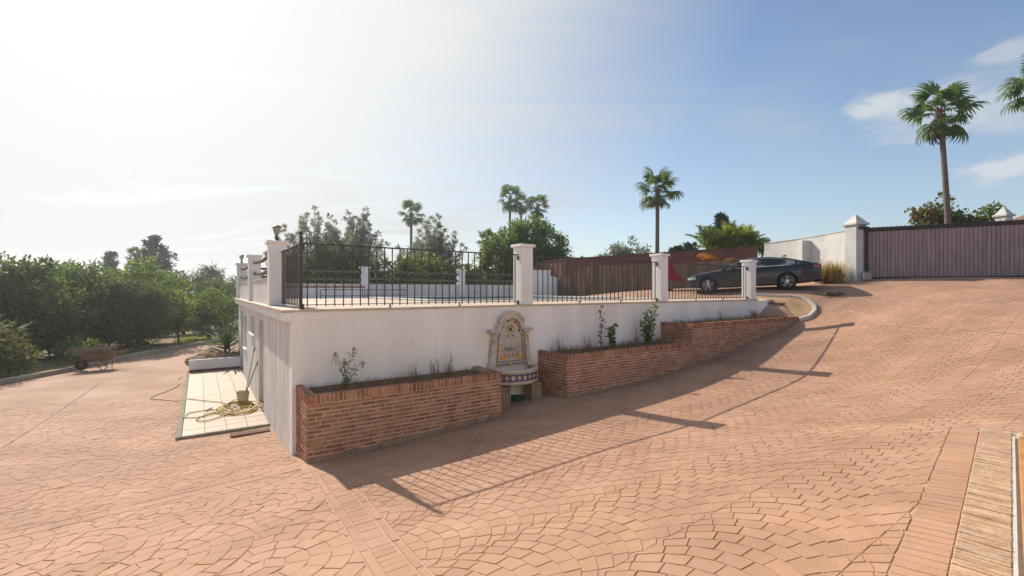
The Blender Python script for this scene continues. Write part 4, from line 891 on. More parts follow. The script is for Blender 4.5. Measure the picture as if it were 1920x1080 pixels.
# ------------------------------------------------------------ parked saloon car
def car():
    navy = mat('dark blue-grey car paint', [(.007,.010,.016), (.009,.012,.019)], 1, .38, metal=.0, spec=.4, coat=.55)
    gl = mat('tinted car glass', [(.008,.009,.011)], 1, .05, spec=.7); chrome = mat('satin chrome', [(.62,.63,.65)], 1, .22, metal=1.)
    tyre = mat('tyre rubber', [(.012,.012,.012),(.02,.02,.02)], 8, .8); alloy = mat('silver alloy', [(.5,.5,.51)], 2, .3, metal=.85); blk = mat('black car trim', [(.008,.008,.009)], 2, .6)
    redl = mat('red tail lamp', [(.22,.008,.01)], 2, .15, spec=.6); lampm = mat('clear headlamp', [(.55,.56,.58)], 2, .12, spec=.7); amb = mat('number plate white', [(.7,.7,.68)], 2, .4)
    f = Vector((-.889, .452, -.052)).normalized(); up = Vector((-.02,-.0,1)); lf = up.cross(f).normalized(); up = f.cross(lf).normalized()
    o = empty('parked_car', (0,0,0), 0, 'dark blue grey saloon car parked by the curved white wall', 'car')
    M = Matrix((( f.x, lf.x, up.x, 0), (f.y, lf.y, up.y, 0), (f.z, lf.z, up.z, 0), (0,0,0,1)))
    o.matrix_world = Matrix.Translation((11.02, 18.3, .012)) @ M @ Matrix.Scale(.965, 4)
    st = [(-1.20,.58,.52,.78,.84), (-1.16,.74,.40,.90,.97), (-1.05,.84,.30,.985,1.045), (-.75,.90,.24,.99,1.04), (-.36,.925,.22,.985,1.03), (0,.93,.20,.975,1.02), (.4,.93,.19,.965,1.0), (1.4,.93,.19,.94,.98), (2.1,.93,.19,.92,.985), (2.5,.925,.20,.90,.965), (2.92,.91,.22,.86,.92), (3.3,.88,.22,.80,.85), (3.6,.80,.24,.72,.765), (3.74,.66,.28,.64,.68), (3.78,.50,.34,.56,.60)]
    vs = []; fs = []
    for x, w, zb, zs, zt in st:
        prof = [(0,zb), (w*.86,zb), (w*.955,zb+.06), (w*.985,zb+(zs-zb)*.38), (w,zb+(zs-zb)*.62), (w*.985,zb+(zs-zb)*.86), (w*.94,zs), (w*.80,zt-.012), (w*.4,zt+.008)]
        ring = prof + [(0, zt+.014)] + [(-y, z) for y, z in reversed(prof[1:])]
        vs += [(x, y, z) for y, z in ring]
    n = 18
    for i in range(len(st)-1):
        for k in range(n): fs.append((i*n+k, i*n+(k+1)%n, i*n+n+(k+1)%n, i*n+n+k))
    fs += [tuple(range(n)), tuple((len(st)-1)*n+k for k in reversed(range(n)))]
    body = MB().add(vs, fs).build('body', [navy, blk])
    cut = MB()
    for x in (0, 2.92):
        for sy in (-1, 1): cut.tube([(x, sy*.62, .335), (x, sy*1.2, .335)], .375, 36)
    co = cut.build('arch_cutter', [navy, blk]); co.data.polygons.foreach_set('material_index', [1]*len(co.data.polygons))
    md = body.modifiers.new('arches', 'BOOLEAN'); md.object = co; md.operation = 'DIFFERENCE'; md.solver = 'EXACT'
    dg = bpy.context.evaluated_depsgraph_get(); me = bpy.data.meshes.new_from_object(body.evaluated_get(dg)); body.modifiers.clear(); body.data = me
    bpy.data.objects.remove(co); me.polygons.foreach_set('use_smooth', [True]*len(me.polygons)); me.set_sharp_from_angle(angle=R(32)); body.parent = o
    # cabin
    rf = [(-.86,1.035), (-.55,1.13), (-.2,1.245), (.15,1.335), (.5,1.39), (.9,1.415), (1.3,1.405), (1.6,1.36), (1.9,1.245), (2.15,1.11), (2.36,.985)]
    def sec(x, zr): 
        h = zr-.96; wb = .855; wt = wb-.30*min(1, h/.44); return wb, wt, .955, zr-.045*min(1,h/.3)
    vs = []; fs = []
    for x, zr in rf:
        wb, wt, zb, ze = sec(x, zr); vs += [(x,-wb,zb), (x,-wt,ze), (x,-wt*.55,zr-.008), (x,0,zr), (x,wt*.55,zr-.008), (x,wt,ze), (x,wb,zb)]
    for i in range(len(rf)-1):
        for k in range(6): fs.append((i*7+k, i*7+k+1, i*7+8+k, i*7+7+k))
    cab = MB().add(vs, fs).build('cabin', navy, o, smooth=50)
    def roofz(x):
        for (a, za), (b, zb_) in zip(rf[:-1], rf[1:]):
            if a <= x <= b: return za+(zb_-za)*(x-a)/(b-a)
        return 1.
    for sy in (-1, 1):
        for x0, x1, nm in ((-.30,.02,'quarter_window'), (.05,.95,'rear_door_window'), (1.01,2.02,'front_door_window')):
            vs = []; fs = []; nn = 8
            for i in range(nn+1):
                x = x0+(x1-x0)*i/nn; wb, wt, zb, ze = sec(x, roofz(x))
                for fr in (.12, .86):
                    fr2 = fr if not (nm == 'quarter_window') else fr
                    vs.append((x, sy*(wb+(wt-wb)*fr2+.004), zb+(ze-zb)*fr2+.002))
            for i in range(nn): fs.append((i*2, i*2+2, i*2+3, i*2+1))
            MB().add(vs, fs).build(nm, gl, o, smooth='all')
        top = []; bot = []
        for i in range(25):
            x = -.42+2.6*i/24; wb, wt, zb, ze = sec(x, roofz(x)); top.append((x, sy*(wb+(wt-wb)*.9+.008), zb+(ze-zb)*.9+.004)); bot.append((x, sy*(wb+(wt-wb)*.07+.008), zb+(ze-zb)*.07+.004))
        MB().tube(bot[::-1]+top[:24], .010, 5).build('window_trim', chrome, o)
        for x in (-.02, .98, 2.02): 
            pts = [(x+dx, sy*(w_+.003), z) for dx, w_, z in ((.0,.93*.94,.95),(.0,.93,.75),(.0,.925,.55),(.03 if x < 1.5 else 0,.90,.28))]
            if x > .5: MB().tube(pts, .004, 4).build('door_seam', blk, o)
        for x in (.12, 1.15): MB().box(x, x+.2, sy*.925-.012, sy*.925+.012, .80, .825, ch=.006).build('door_handle', navy, o)
        m = MB().box(1.80, 1.98, *sorted((sy*.90, sy*1.06)), .97, 1.09, ch=.03).build('wing_mirror', navy, o)
        # lamps wrap the corners
        vs = []; fs = []
        for k, (x, w) in enumerate(((-1.185,.60),(-1.165,.725),(-1.10,.81),(-1.0,.862),(-.86,.893))):
            vs += [(x-.012, sy*(w+.008), .80+.03*(k>2)), (x-.012, sy*(w+.004), .925)]
        for k in range(4): fs.append((k*2, k*2+2, k*2+3, k*2+1))
        MB().add(vs, fs).build('tail_lamp', redl, o, smooth='all')
        vs = []
        for x, w in ((3.775,.46),(3.76,.60),(3.70,.73),(3.58,.815),(3.40,.868)): vs += [(x+.012, sy*(w+.012), .60), (x+.008, sy*(w+.002), .70+.02*(x < 3.6))]
        MB().add(vs, fs).build('headlight', lampm, o, smooth='all')
    MB().add([(2.34,-.70,1.005),(2.34,.70,1.005),(1.66,.52,1.358),(1.66,-.52,1.358)], [(0,1,2,3)]).build('windscreen', gl, o); MB().add([(-.84,-.66,1.05),(-.84,.66,1.05),(.1,.5,1.335),(.1,-.5,1.335)], [(0,1,2,3)]).build('rear_window', gl, o)
    MB().box(-1.225,-1.205,-.26,.26,.62,.73).build('number_plate', amb, o); MB().box(3.775,3.80,-.38,.38,.34,.66,ch=.008).build('grille', blk, o)
    MB().prism([(-.1,1.365),(.12,1.385),(-.06,1.44)], -.015, .015, axis='y').build('aerial_fin', blk, o)
    MB().box(-1.19,-1.0,-.8,.8,.25,.36,ch=.02).build('rear_diffuser', blk, o)
    for x in (0, 2.92):
        for sy in (-1, 1):
            y = sy*.80; w = MB().lathe([(.225,-.11),(.30,-.112),(.328,-.09),(.335,-.03),(.335,.03),(.328,.09),(.30,.112),(.225,.11)], 36).mesh('tyre', tyre, True)
            wh = inst('wheel', w, o, (x, y, .335), (R(90)*-sy, 0, 0))
            MB().lathe([(.228,-.09),(.228,.085),(.24,.10),(.222,.10),(.212,.07),(.212,-.09)], 36).build('rim', alloy, wh, smooth=True)
            MB().lathe([(0,.06),(.21,.055)], 20).build('brake_disc', blk, wh)
            s_ = MB()
            for k in range(10):
                a = 2*math.pi*k/10+(.11 if k % 2 else -.11); c, d = math.cos(a), math.sin(a)
                s_.tube([(.04*math.cos(2*math.pi*(k//2*2+.5)/10),.04*math.sin(2*math.pi*(k//2*2+.5)/10),.088), (.13*c,.13*d,.092), (.222*c,.222*d,.092)], [.018,.015,.02], 5)
            s_.lathe([(.05,.08),(.05,.1),(0,.104)], 12); s_.build('spokes', alloy, wh)
car()

# ------------------------------------------------------------ hose, bucket, mops, wheelbarrow
def patio_things():
    yel = mat('yellow hose', [(.46,.30,.03), (.55,.38,.05)], 6, .5); p = W(-.75, 4.6)
    ho = empty('garden_hose', (p.x, p.y, PZ+.016), TA, 'tangled yellow garden hose spilled across the tiled patio and drive', 'hose'); rn = random.Random(11); pts = []
    for k in range(150):                                  # loose coils by the wall
        a = k*.30; r = .38+.13*math.sin(k*.11)+.06*math.sin(k*.37); cx = .26+.10*math.sin(k*.045); cy = .1+.15*math.cos(k*.06)
        pts.append((cx+r*.85*math.cos(a), cy+r*1.25*math.sin(a), .014+.018*(k % 7)*.6*abs(math.sin(k*.21))))
    for q in ((-.1,-.5),(-.45,-.75),(-.62,-.5),(-.4,-.1),(-.05,.1),(-.35,.35),(-.75,.25),(-.85,-.1),(-.6,-.28),(-.2,-.1),(.1,.5),(-.1,1.1),(-.5,1.6),(-.95,2.3)): pts.append((q[0], q[1], .016))
    sm = []
    for i in range(len(pts)-1):
        a0, a1, a2, a3 = [Vector(pts[min(max(j,0),len(pts)-1)]) for j in (i-1,i,i+1,i+2)]
        for t in (0,.5): sm.append(.5*((2*a1)+(a2-a0)*t+(2*a0-5*a1+4*a2-a3)*t*t+(3*a1-a0-3*a2+a3)*t**3))
    far = []
    for s, u in ((-1.85,7.1),(-2.2,7.6),(-2.45,7.9),(-2.35,8.35),(-2.0,9.0),(-1.85,9.8),(-1.9,10.6),(-1.75,11.2)):
        w = W(s, u); l = Vector((s+.75, u-4.6)); far.append(Vector((l.x, l.y, g1(w.x, w.y)+.02-PZ-.016)))
    nn = []
    for i in range(len(far)-1):
        a0, a1, a2, a3 = [far[min(max(j,0),len(far)-1)] for j in (i-1,i,i+1,i+2)]
        for t in (0,.25,.5,.75): nn.append(.5*((2*a1)+(a2-a0)*t+(2*a0-5*a1+4*a2-a3)*t*t+(3*a1-a0-3*a2+a3)*t**3))
    MB().tube(sm+nn, .012, 6).build('tubing', yel, ho, smooth='all')
    MB().tube([(-.42,.22,.03),(-.28,.42,.04)], [.018,.012], 8).build('nozzle', iron_m, ho)
    p = W(-.36, 5.35); b = empty('bucket', (p.x, p.y, PZ+.012), TA, 'cream plastic bucket holding mop handles beside the garden room door', 'bucket'); cr = mat('cream plastic', [(.58,.50,.34),(.66,.58,.42)], 5, .5)
    MB().lathe([(0,.0),(.12,0),(.15,.30),(.16,.305),(.145,.30),(.115,.01),(0,.01)], 20).build('shell', cr, b, smooth=True)
    MB().tube([(.15*math.cos(a),.15*math.sin(a)*.2-.12,.29-.06*math.sin(a)) for a in [math.pi*k/8 for k in range(9)]], .005, 5).build('handle', iron_m, b)
    for dx, dy, tip, m, lb in ((.02,.03,(.30,.55,1.25),yel,'yellow mop handle with black grip leaning out of the bucket'), (-.02,-.03,(.33,.12,.95),wood_m,'grey wooden broom handle leaning out of the bucket')):
        o = empty('mop', (p.x, p.y, PZ+.03), TA, lb, 'mop'); MB().tube([(dx,dy,0), tip], .012, 8).build('handle', m, o)
        t = Vector(tip); v = (t-Vector((dx,dy,0))).normalized(); MB().tube([t-v*.02, t+v*.11], .016, 8).build('grip', iron_m, o); MB().lathe([(0,0),(.06,.0),(.05,.08),(0,.1)], 8, c=(dx,dy,-.01)).build('head', wood_m, o)
patio_things()
def wheelbarrow():
    rust = mat('rusty steel', [(.12,.065,.04), (.20,.11,.065), (.19,.14,.10)], 9, .9, .6, 40); Y = 18.0; x = at(170, Y)
    o = empty('wheelbarrow', (x, Y, g1(x, Y)+.01), R(20), 'rusty wheelbarrow heaped with dry twigs standing by the kerb', 'wheelbarrow')
    rn = random.Random(3)
    tray = MB(); A = [(-.30,-.34,.62),(.75,-.36,.66),(.75,.36,.66),(-.30,.34,.62)]; B = [(.05,-.2,.36),(.55,-.24,.34),(.55,.24,.34),(.05,.2,.36)]
    vs = A+B+[(a*.985+.004,b*.96,c) for a,b,c in A]+[(a,b*.95,c+.02) for a,b,c in B]
    tray.add(vs, [(0,1,5,4),(1,2,6,5),(2,3,7,6),(3,0,4,7),(4,5,6,7),(8,12,13,9),(9,13,14,10),(10,14,15,11),(11,15,12,8),(12,15,14,13),(0,8,9,1),(1,9,10,2),(2,10,11,3),(3,11,8,0)])
    tray.build('tray', rust, o); MB().tube([A[0],A[1],A[2],A[3],A[0]], .014, 6).build('tray_rim', rust, o)
    for sy in (-1,1):
        MB().tube([(-.28,sy*.07,.2),(.05,sy*.2,.36),(.6,sy*.27,.42),(1.3,sy*.3,.78)], .018, 6).build('handle', rust, o)
        MB().tube([(.2,sy*.22,.36),(.45,sy*.26,.02),(.58,sy*.26,.02),(.62,sy*.25,.4)], .015, 6).build('leg', rust, o); MB().tube([(-.28,sy*.07,.2),(-.18,sy*.16,.6)], .013, 6).build('fork', rust, o)
    w = MB().lathe([(.10,-.05),(.17,-.055),(.205,-.03),(.21,0),(.205,.03),(.17,.055),(.10,.05)], 24).mesh('tyre', MATS['tyre rubber'], True); wh = inst('wheel', w, o, (-.28,0,.21), (R(90),0,0))
    MB().lathe([(0,-.03),(.102,-.035),(.102,.035),(0,.03)], 16).build('rim', rust, wh)
    tw = mat('dry twigs', [(.16,.11,.07),(.30,.22,.15)], 12, .95)
    mb = MB()
    for k in range(330):
        c = Vector((rn.gauss(.15,.30), rn.gauss(0,.17), .60+rn.random()*.27)); d = Vector((rn.gauss(0,1),rn.gauss(0,.5),rn.gauss(0,.22))).normalized()*rn.uniform(.15,.42)
        mb.tube([c-d, c+Vector((0,0,rn.uniform(-.03,.04))), c+d], [.006,.005,.002], 4)
    t = empty('twig_pile', (x, Y, g1(x, Y)+.01), R(20), 'heap of dry brown twigs lying in the rusty wheelbarrow', 'twigs'); q = mb.build('twigs', tw, t); q['kind'] = 'stuff'
wheelbarrow()
# ------------------------------------------------------------ vegetation
def leafmat(n, cols, rv=.3, tr=.35, sc=1.2, rough=.55): return mat(n, cols, sc, rough, 0, 1, 'island', rv, trans=tr, spec=.3, hue=.02)
bark_m = mat('tree bark', [(.07,.052,.038), (.13,.10,.075), (.18,.145,.11)], 9, .95, .9, 30, stretch=(1,1,.4))
lf_dark = leafmat('orchard leaf', [(.06,.088,.022), (.092,.125,.034), (.14,.175,.052)], .4, .45)
lf_bright = leafmat('bright leaf', [(.085,.13,.022), (.13,.18,.036), (.19,.225,.056)], .4, .48)
lf_olive = leafmat('grey olive leaf', [(.14,.155,.105), (.19,.205,.145), (.24,.25,.185)], tr=.42)
lf_yel = leafmat('yellow green fine leaf', [(.085,.095,.028), (.12,.125,.04), (.165,.16,.058)], tr=.42)
lf_con = leafmat('conifer needle', [(.03,.048,.026), (.045,.066,.036), (.06,.085,.05)], tr=.2)
lf_palm = leafmat('fan palm leaf', [(.07,.115,.03), (.105,.155,.045), (.15,.195,.065)], .25, .45)
lf_dead = leafmat('dead palm leaf', [(.12,.085,.05), (.19,.14,.085)], .25, .15)
lf_red = leafmat('red tinted leaf', [(.22,.06,.035), (.15,.14,.035), (.12,.16,.03)], .35, .45, 2.)
lf_dry = leafmat('dry straw', [(.20,.125,.065), (.29,.19,.10), (.37,.26,.15)], .3, .25, 4.)
lf_straw2 = leafmat('golden dry bush', [(.26,.19,.06), (.36,.27,.09), (.42,.34,.14)], .3, .3, 4.)
lf_feather = leafmat('areca leaf', [(.15,.20,.025), (.23,.28,.04), (.31,.33,.06)], .25, .5)
def leafcloud(rg, clumps, per, ll, lw, spread=.5, updown=.2, aim=None):
    """clumps: (n,4) centre + radius; returns verts, quads: pointed leaves folded about their rib"""
    c = np.repeat(clumps, per, 0); n = len(c); d = rg.normal(0, 1, (n,3)); d /= np.linalg.norm(d, axis=1, keepdims=True)
    rad = rg.random((n,1))**.45; pos = c[:,:3]+d*rad*c[:,3:4]
    ax = d*spread + rg.normal(0, 1, (n,3))*.55 + np.array([0,0,updown]); ax /= np.linalg.norm(ax, axis=1, keepdims=True)
    r = rg.normal(0, 1, (n,3)); sd_ = np.cross(ax, r); sd_ /= np.maximum(np.linalg.norm(sd_, axis=1, keepdims=True), 1e-6)
    l = ll*(.6+.8*rg.random((n,1))); w = lw*(.6+.8*rg.random((n,1)))
    V = np.stack([pos, pos+ax*l*.45+sd_*w*.5, pos+ax*l, pos+ax*l*.45-sd_*w*.5], 1).reshape(-1,3)
    return V, np.arange(n*4).reshape(n,4)
def blob_clumps(rg, blobs, n, cr):
    out = []; vol = np.array([b[3]*b[4]*b[5] for b in blobs])**(2/3); vol = vol/vol.sum()
    for b, f in zip(blobs, vol):
        k = max(2, int(round(n*f))); d = rg.normal(0, 1, (k,3)); d /= np.linalg.norm(d, axis=1, keepdims=True)
        rr = .45+.6*rg.random((k,1)); p = np.array(b[:3])+d*rr*np.array(b[3:6]); out.append(np.hstack([p, cr*(.5+.9*rg.random((k,1)))]))
    return np.vstack(out)
def tree(name, label, x, y, blobs, seed, m, n=90, cr=.45, per=45, ll=.16, lw=.07, cat='tree', group=None, trunk=.12, base=None, limbs=True, spread=.5, ud=.15):
    rg = np.random.default_rng(seed); z0 = g1(max(-60,min(60,x)), max(-40,min(70,y))) if base is None else base
    o = empty(name, (x, y, z0), rg.random()*.3, label, cat, group)
    cl = blob_clumps(rg, blobs, n, cr); cl[:,2] = np.maximum(cl[:,2], .12+cl[:,3]*.4); V, F = leafcloud(rg, cl, per, ll, lw, spread, ud)
    V[:,2] = np.maximum(V[:,2], .03)
    inst('crown', npmesh('crown', V, F, m), o)
    mb = MB(); top = np.mean([b[:3] for b in blobs], 0); hub = Vector((top[0]*.35, top[1]*.35, max(.3, top[2]*.55)))
    mb.tube([(0,0,-.3),(rg.normal(0,.04),rg.normal(0,.04),hub.z*.5),hub], [trunk*1.2,trunk,trunk*.8], 8)
    if limbs:
        for k in rg.choice(len(cl), min(len(cl), 16), replace=False):
            e = Vector(cl[k,:3]); mid = hub.lerp(e, .55)+Vector((rg.normal(0,.1),rg.normal(0,.1),.12)); mb.tube([hub-Vector((0,0,.1)), mid, e], [trunk*.5,trunk*.28,trunk*.08], 5)
    mb.build('trunk', bark_m, o, smooth='all'); return o
def B(*a): return a
# --- orchard on the left
OG = 'orchard trees beyond the kerb'
def orch(px, Y, topz, w, seed, m, label, name='fruit_tree', **k):
    x = at(px, Y); g = g1(max(-60,x), min(70,Y)); h = topz-g; r = w/2
    blobs = [(0,0,h*.55,r*.85,r*.85,h*.42), (-r*.4,-.1*r,h*.42,r*.6,r*.6,h*.34), (r*.45,-.15*r,h*.46,r*.58,r*.6,h*.36), (r*.1,-.35*r,h*.3,r*.75,r*.6,h*.27), (-.15*r,.1*r,h*.8,r*.5,r*.5,h*.2)]
    a = dict(n=190, cr=.44, per=58, ll=.22, lw=.10, group=OG); a.update(k)
    return tree(name, label, x, Y, blobs, seed, m, **a)
orch(-60, 20, 1.7, 5.2, 1, lf_dark, 'dark leafy fruit tree cut by the left edge of the picture')
orch(62, 21, 1.45, 4.6, 2, lf_dark, 'dark leafy fruit tree near the left edge behind the drooping shrub')
orch(165, 23.5, 1.35, 4.8, 3, lf_dark, 'fruit tree rising behind the wheelbarrow')
orch(262, 27, 1.75, 5.6, 4, lf_bright, 'brighter fruit tree topping the row left of the conifer')
orch(345, 36, 1.1, 5.5, 5, lf_dark, 'fruit tree in the second row under the dark conifer')
orch(120, 31, 1.9, 6, 6, lf_bright, 'fruit tree filling the gap behind the dark front row')
orch(425, 40, 1.2, 6, 7, lf_dark, 'fruit tree close to the terrace in the back row')
orch(5, 29, 2.1, 6.5, 8, lf_dark, 'tall fruit tree at the far left of the back row')
orch(300, 44, 1.6, 7, 18, lf_dark, 'distant fruit tree below the conifer')
orch(475, 47, 1.8, 7, 19, lf_bright, 'distant fruit tree hidden partly by the lantern pillar')
x = at(243, 24.2); tree('fine_leaved_shrub', 'big rounded olive green shrub of fine leaves right of the wheelbarrow', x, 24.2, [(0,0,1.9,1.9,1.4,1.6), (-1.0,-.1,2.1,1.05,.9,1.4), (1.05,-.1,1.7,1.1,.9,1.4), (0,-.4,1.1,1.9,1.0,1.05), (.2,0,2.9,1.2,1,.85)], 31, lf_yel, 240, .38, 90, .15, .05, 'shrub')
x = at(-12, 16.6); tree('drooping_shrub', 'shrub with long drooping narrow leaves at the left edge', x, 16.6, [(0,0,1.2,1.1,.9,1.0), (-.6,0,1.7,.7,.7,.9), (.5,-.1,.8,.7,.6,.6)], 32, lf_yel, 70, .36, 44, .30, .045, 'shrub', ud=-.1, spread=.9)
x = at(150, 19.6); tree('broadleaf_bush', 'low bright green broad leaved bush just behind the wheelbarrow', x, 19.6, [(0,0,.55,.8,.6,.55), (.5,0,.45,.5,.5,.45)], 33, lf_bright, 26, .26, 34, .16, .09, 'shrub', trunk=.04)
x = at(392, 30); tree('young_tree', 'small round tree with a clear trunk on the grass strip', x, 30, [(0,0,2.3,1.5,1.4,1.0), (-.8,0,2.0,.9,.9,.8), (.8,0,2.1,.9,.9,.8)], 34, lf_bright, 90, .36, 46, .17, .08, 'tree', trunk=.13)
x = at(335, 27); tree('sapling', 'slim sapling standing on the grass strip left of the round tree', x, 27, [(0,0,1.6,.5,.5,.8)], 35, lf_dark, 20, .3, 36, .15, .06, 'tree', trunk=.05)
def conifer(px, Y, topz, w, seed, label, name='conifer', layers=17, m=lf_con, dens=1.):
    x = at(px, Y); g = g1(max(-60,x), min(70,Y)); h = topz-g; rg = np.random.default_rng(seed); o = empty(name, (x,Y,g), 0, label, 'tree'); cl = []
    for k in range(layers):
        f = k/layers; z = h*(.22+.78*f); r = w/2*(1-f)**.75*(.75+.5*rg.random())+.12; nb = max(3, int(9*(1-f))+2)
        for j in range(nb):
            a = rg.random()*6.28
            for q in (.35,.7,1.): cl.append((r*q*math.cos(a), r*q*math.sin(a), z-.12*r*q+.1*q*r*rg.random(), .2+.16*r*(1.2-q)))
    V, F = leafcloud(rg, np.array(cl), int(30*dens), .34, .12, .8, .2); inst('crown', npmesh('crown', V, F, m), o)
    MB().tube([(0,0,-.3),(0,0,h*.5),(0,0,h*.97)], [.2,.12,.02], 8).build('trunk', bark_m, o)
conifer(293, 46, 5.5, 6.2, 51, 'dark ragged conifer tallest on the left skyline')
conifer(208, 52, 4.5, 2.6, 52, 'small dark pointed conifer on the left skyline', layers=13)
conifer(1296, 33, 3.35, 1.5, 53, 'small tiered conifer above the terracotta wall', layers=9, dens=.6)
conifer(1352, 34, 5.6, .85, 54, 'slender dark cypress spire behind the feathery palms', 'cypress', 16)
conifer(1343, 34.6, 4.4, .9, 57, 'short cypress spire left of the tallest one', 'cypress', 16)
conifer(1368, 34.3, 4.8, .9, 58, 'cypress spire right of the tallest one', 'cypress', 16)
for k, (px, tz) in enumerate(((1262,2.9),(1272,3.1),(1283,2.95))): conifer(px, 34, tz, .9, 60+k, ['leftmost','middle','rightmost'][k]+' of three low dark cypress tops left of the tiered conifer', 'cypress', 12)
# dead hanging palm mass and back row
x = at(388, 44); tree('shaggy_dead_palm', 'grey brown shaggy palm with hanging dead leaves on the left skyline', x, 44, [(0,0,4.6,1.3,1.2,1.6), (.9,0,3.6,1.2,1,1.4)], 36, lf_dead, 60, .5, 60, .7, .07, 'palm', ud=-.9, spread=.4)
# --- airy grey trees, garden behind the terrace
def airy(px, Y, topz, w, seed, label, nb=46, m=lf_olive, name='airy_tree'):
    x = at(px, Y); g = -2.6; h = topz-g; rg = np.random.default_rng(seed); o = empty(name, (x,Y,g), 0, label, 'tree', 'grey leaved trees behind the pool'); cl = []; mb = MB()
    mb.tube([(0,0,-.3),(0,0,h*.3)], [.2,.16], 8)
    for k in range(nb):
        a = rg.random()*6.28; r = w/2*math.sqrt(rg.random()); ht = h*(1-.42*(r/(w/2))**1.5)*(.78+.24*rg.random()); e = Vector((r*math.cos(a), r*math.sin(a), ht)); b = Vector((r*.25*math.cos(a), r*.25*math.sin(a), h*.3)); mid = b.lerp(e, .5)+Vector((r*.15*math.cos(a), r*.15*math.sin(a), 0))
        mb.tube([Vector((0,0,h*.28)), b, mid, e], [.09,.06,.03,.006], 5)
        for q in np.linspace(.12, 1, 13):
            p = b.lerp(mid, min(1,q*2)) if q < .5 else mid.lerp(e, q*2-1); cl.append((p.x+rg.normal(0,.12), p.y+rg.normal(0,.12), p.z, .24*(1.5-q)))
    V, F = leafcloud(rg, np.array(cl), 44, .20, .055, .5, .6); inst('crown', npmesh('crown', V, F, m), o); mb.build('trunk', bark_m, o, smooth='all')
airy(578, 29, 5.5, 5.4, 71, 'wide airy grey tree right of the nearest lantern')
airy(662, 30, 6.2, 5.2, 72, 'tallest airy grey tree behind the first railing bay')
airy(815, 33, 5.5, 5.6, 73, 'airy grey tree just right of the lone distant palm')
airy(750, 34, 3.9, 2.2, 74, 'thin airy grey tree just left of the lone distant palm', 12)
def shrub(px, Y, topz, w, seed, m, label, name='garden_shrub', base=-2.6, **k):
    h = topz-base; r = w/2; a = dict(n=130, cr=.45, per=60, ll=.22, lw=.11, cat='shrub', base=base); a.update(k)
    return tree(name, label, at(px, Y), Y, [(0,0,h*.6,r,r*.7,h*.4), (-r*.5,0,h*.5,r*.6,r*.6,h*.4), (r*.5,0,h*.52,r*.6,r*.6,h*.4), (0,-.2,h*.35,r,r*.7,h*.3)], seed, m, **a)
SG = 'hedge shrubs behind the far parapet'
for k, (px, tz, w, mm, w_) in enumerate(((560,2.0,3.6,lf_dark,'behind the corner post'), (640,2.2,3.4,lf_dark,'below the tallest grey tree'), (725,2.1,3.2,lf_dark,'left of the distant palm trunk'), (790,2.4,3.0,lf_bright,'right of the distant palm trunk'), (860,1.8,3.2,lf_dark,'beside the green round tree'))):
    shrub(px, 27+k*.5, tz, w, 80+k, mm, 'dense dark hedge shrub over the far parapet '+w_, group=SG)
x = at(985, 36); tree('pepper_tree', 'large bright green rounded tree under the three palms', x, 36, [(0,0,5.9,2.1,2,2.0), (-1.9,0,5.2,1.8,1.6,1.8), (1.6,0,5.9,1.7,1.6,1.9), (2.4,-.2,4.4,1.5,1.5,1.5), (-2.5,-.2,3.7,1.6,1.4,1.6), (.1,-.3,4.0,2.4,1.6,1.6), (.9,0,7.4,1.1,1.2,.9), (-.9,0,7.0,1.0,1,.9)], 91, lf_bright, 300, .5, 84, .24, .13, base=-2.6, trunk=.2)
shrub(1143, 36, 3.6, 2.6, 92, lf_olive, 'grey green shrub above the shade cloth left of its taller neighbour', per=60)
shrub(1180, 35, 4.0, 3.2, 93, lf_olive, 'taller grey green shrub just left of the middle palm trunk', per=70)
shrub(1090, 40, 2.6, 4.4, 94, lf_dark, 'low dark hedge beyond the shade cloth at the right of the green tree', per=60)
shrub(1752, 23.5, 4.9, 2.3, 95, lf_red, 'red tinted shrub left of the tall palm trunk above the gate', base=.4, n=130, per=44, cr=.3, ll=.2)
shrub(1803, 23, 4.15, 1.9, 96, lf_yel, 'yellow green bush right of the tall palm trunk above the gate', base=.4, n=110, per=50, cr=.3)
shrub(1850, 22.6, 4.35, 1.4, 97, lf_bright, 'green leafy branch top beside the second white pillar', base=.4, n=90, per=46, cr=.28)
# --- fan palms
def fan_mesh(seed, m, dead=False):
    rn = random.Random(seed); mb = MB(); pl = .95
    arc = lambda t: (pl*t, 0, .06*t-.20*t*t)
    mb.tube([arc(k/4) for k in range(5)], [.022,.018,.015,.013,.012], 4)
    hub = Vector(arc(1)); n = 22
    for k in range(n):
        a = R(-118+236*(k+.5)/n)+rn.uniform(-.03,.03); l = (.52+.30*math.cos(a*.75))*rn.uniform(.9,1.08); d = Vector((math.cos(a), math.sin(a), .10+.12*math.cos(a*2)*rn.random())); side = Vector((-math.sin(a), math.cos(a), 0)); w = .052
        p1 = hub+d*l*.55+Vector((0,0,-.03)); p2 = hub+d*l*.85+Vector((0,0,-.16-.1*rn.random())); p3 = hub+d*l*.98+Vector((0,0,-.34-.18*rn.random()))
        vs = [hub, p1-side*w, p1+side*w, p2-side*w*.62, p2+side*w*.62, p3]; vs[1].z += .02
        mb.add(vs, [(0,1,2),(1,3,4,2),(3,5,4)])
    return mb.mesh('frond', m)
FAN = [fan_mesh(k, lf_palm) for k in range(3)]; FAND = fan_mesh(9, lf_dead)
palm_bark = mat('palm bark', [(.10,.075,.055), (.17,.13,.10), (.21,.165,.13)], 6, .95, .9, 22, stretch=(.4,.4,3))
